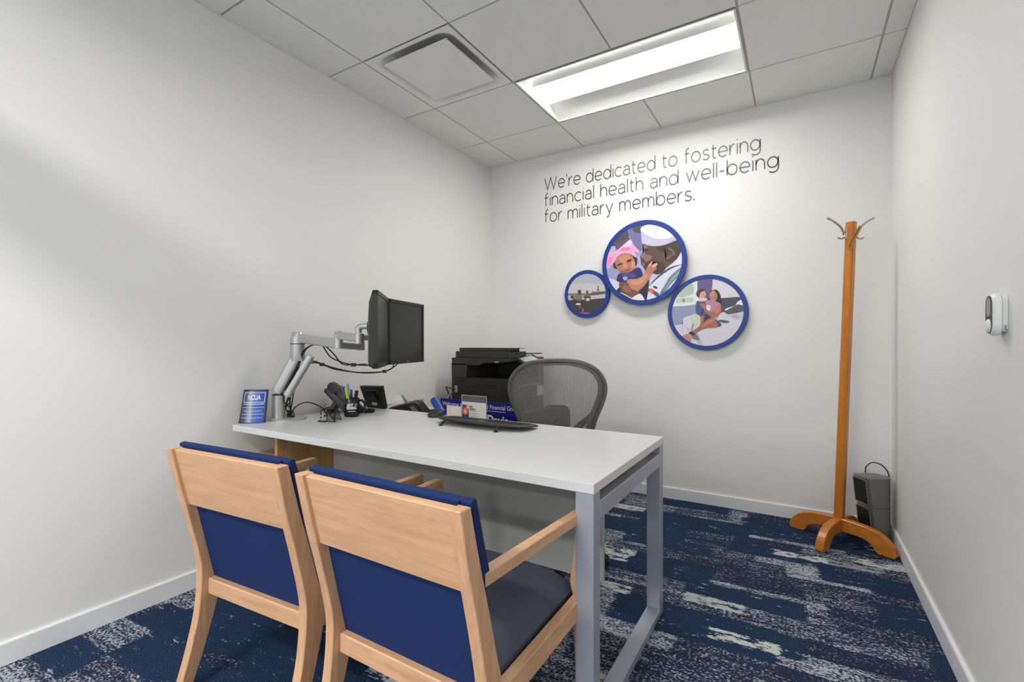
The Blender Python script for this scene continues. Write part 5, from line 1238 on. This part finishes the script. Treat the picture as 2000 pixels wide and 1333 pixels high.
cd = box(xa + 0.002, xb - 0.002, HY + 0.0015, HY + 0.0035, DZ + 0.003, cz1).build('card', CARD, ch)
st0, st1 = P(903, 800, y=HY).x, P(915.5, 800, y=HY).x
zt_ = P(909, 791, y=HY).z
box(st0, st1, HY + 0.0008, HY + 0.0014, DZ + 0.003, zt_).build('blue_strip', mat('strip_blue', (38, 66, 140), 0.5), cd)
yl = P(914, 795.5, y=HY); n = 28
MB().add([(yl.x + 0.011 * math.cos(2 * math.pi * k / n), HY + 0.0006, yl.z + 0.011 * math.sin(2 * math.pi * k / n)) for k in range(n)], [tuple(range(n))]).build('yellow_dot', mat('dot_yellow', (238, 184, 70), 0.5), cd)
bc = P(909, 803.5, y=HY); rb = 0.0185
bg_ = MB().add([(bc.x + rb * math.cos(2 * math.pi * k / n), HY - 0.0002, bc.z + rb * math.sin(2 * math.pi * k / n)) for k in range(n)], [tuple(range(n))]).build('orange_badge', mat('badge_orange', (238, 108, 24), 0.5), cd)
mb = MB(); put_text(mb, '5', 0.021, (bc.x, HY - 0.0008, bc.z - 0.0065), (1, 0, 0), (0, 0, 1), 0.0012, 'CENTER'); mb.build('number', LW, bg_)
DKI = mat('dark_ink', (60, 60, 66), 0.6); x0 = P(917, 0, y=HY).x
mb = MB(); put_text(mb, 'NAVY', 0.015, (x0, HY + 0.001, P(917, 796.5, y=HY).z), (1, 0, 0), (0, 0, 1), 0.0006, 'LEFT', 0.020); put_text(mb, 'FEDERAL', 0.015, (x0, HY + 0.001, P(917, 801.5, y=HY).z), (1, 0, 0), (0, 0, 1), 0.0006, 'LEFT', 0.037)
for k in range(3):
    z = P(917, 804 + 4.5 * k, y=HY).z; mb.add([(x0, HY + 0.001, z), (x0 + 0.045 + 0.008 * (k == 1), HY + 0.001, z), (x0 + 0.045 + 0.008 * (k == 1), HY + 0.001, z + 0.0016), (x0, HY + 0.001, z + 0.0016)], [(0, 1, 2, 3)])
mb.build('card_print', DKI, cd)
bcx0, bcx1 = P(872.5, 0, y=HY - 0.01).x, P(901, 0, y=HY - 0.01).x; bz1 = P(886, 793.5, y=HY - 0.01).z
bcd = thing('business_card', 'plain white card standing left of the acrylic card holder', 'card', ((bcx0 + bcx1) / 2, HY - 0.01, DZ))
kd = box(bcx0, bcx1, HY - 0.010, HY - 0.0085, DZ + 0.0, bz1).build('card', CARD, bcd)
box(bcx0, bcx1 , HY - 0.0085, HY + 0.02, DZ, DZ + 0.008).build('holder_foot', CLEAR, bcd)
mb = MB()
for k, (w, h_) in enumerate(((0.014, 0.003), (0.020, 0.0014), (0.014, 0.0014), (0.052, 0.0010))):
    z = bz1 - 0.014 - 0.010 * k; mb.add([(bcx0 + 0.010, HY - 0.0106, z), (bcx0 + 0.010 + w, HY - 0.0106, z), (bcx0 + 0.010 + w, HY - 0.0106, z + h_), (bcx0 + 0.010, HY - 0.0106, z + h_)], [(0, 1, 2, 3)])
mb.build('card_print', mat('pale_ink', (150, 148, 142), 0.6), kd)
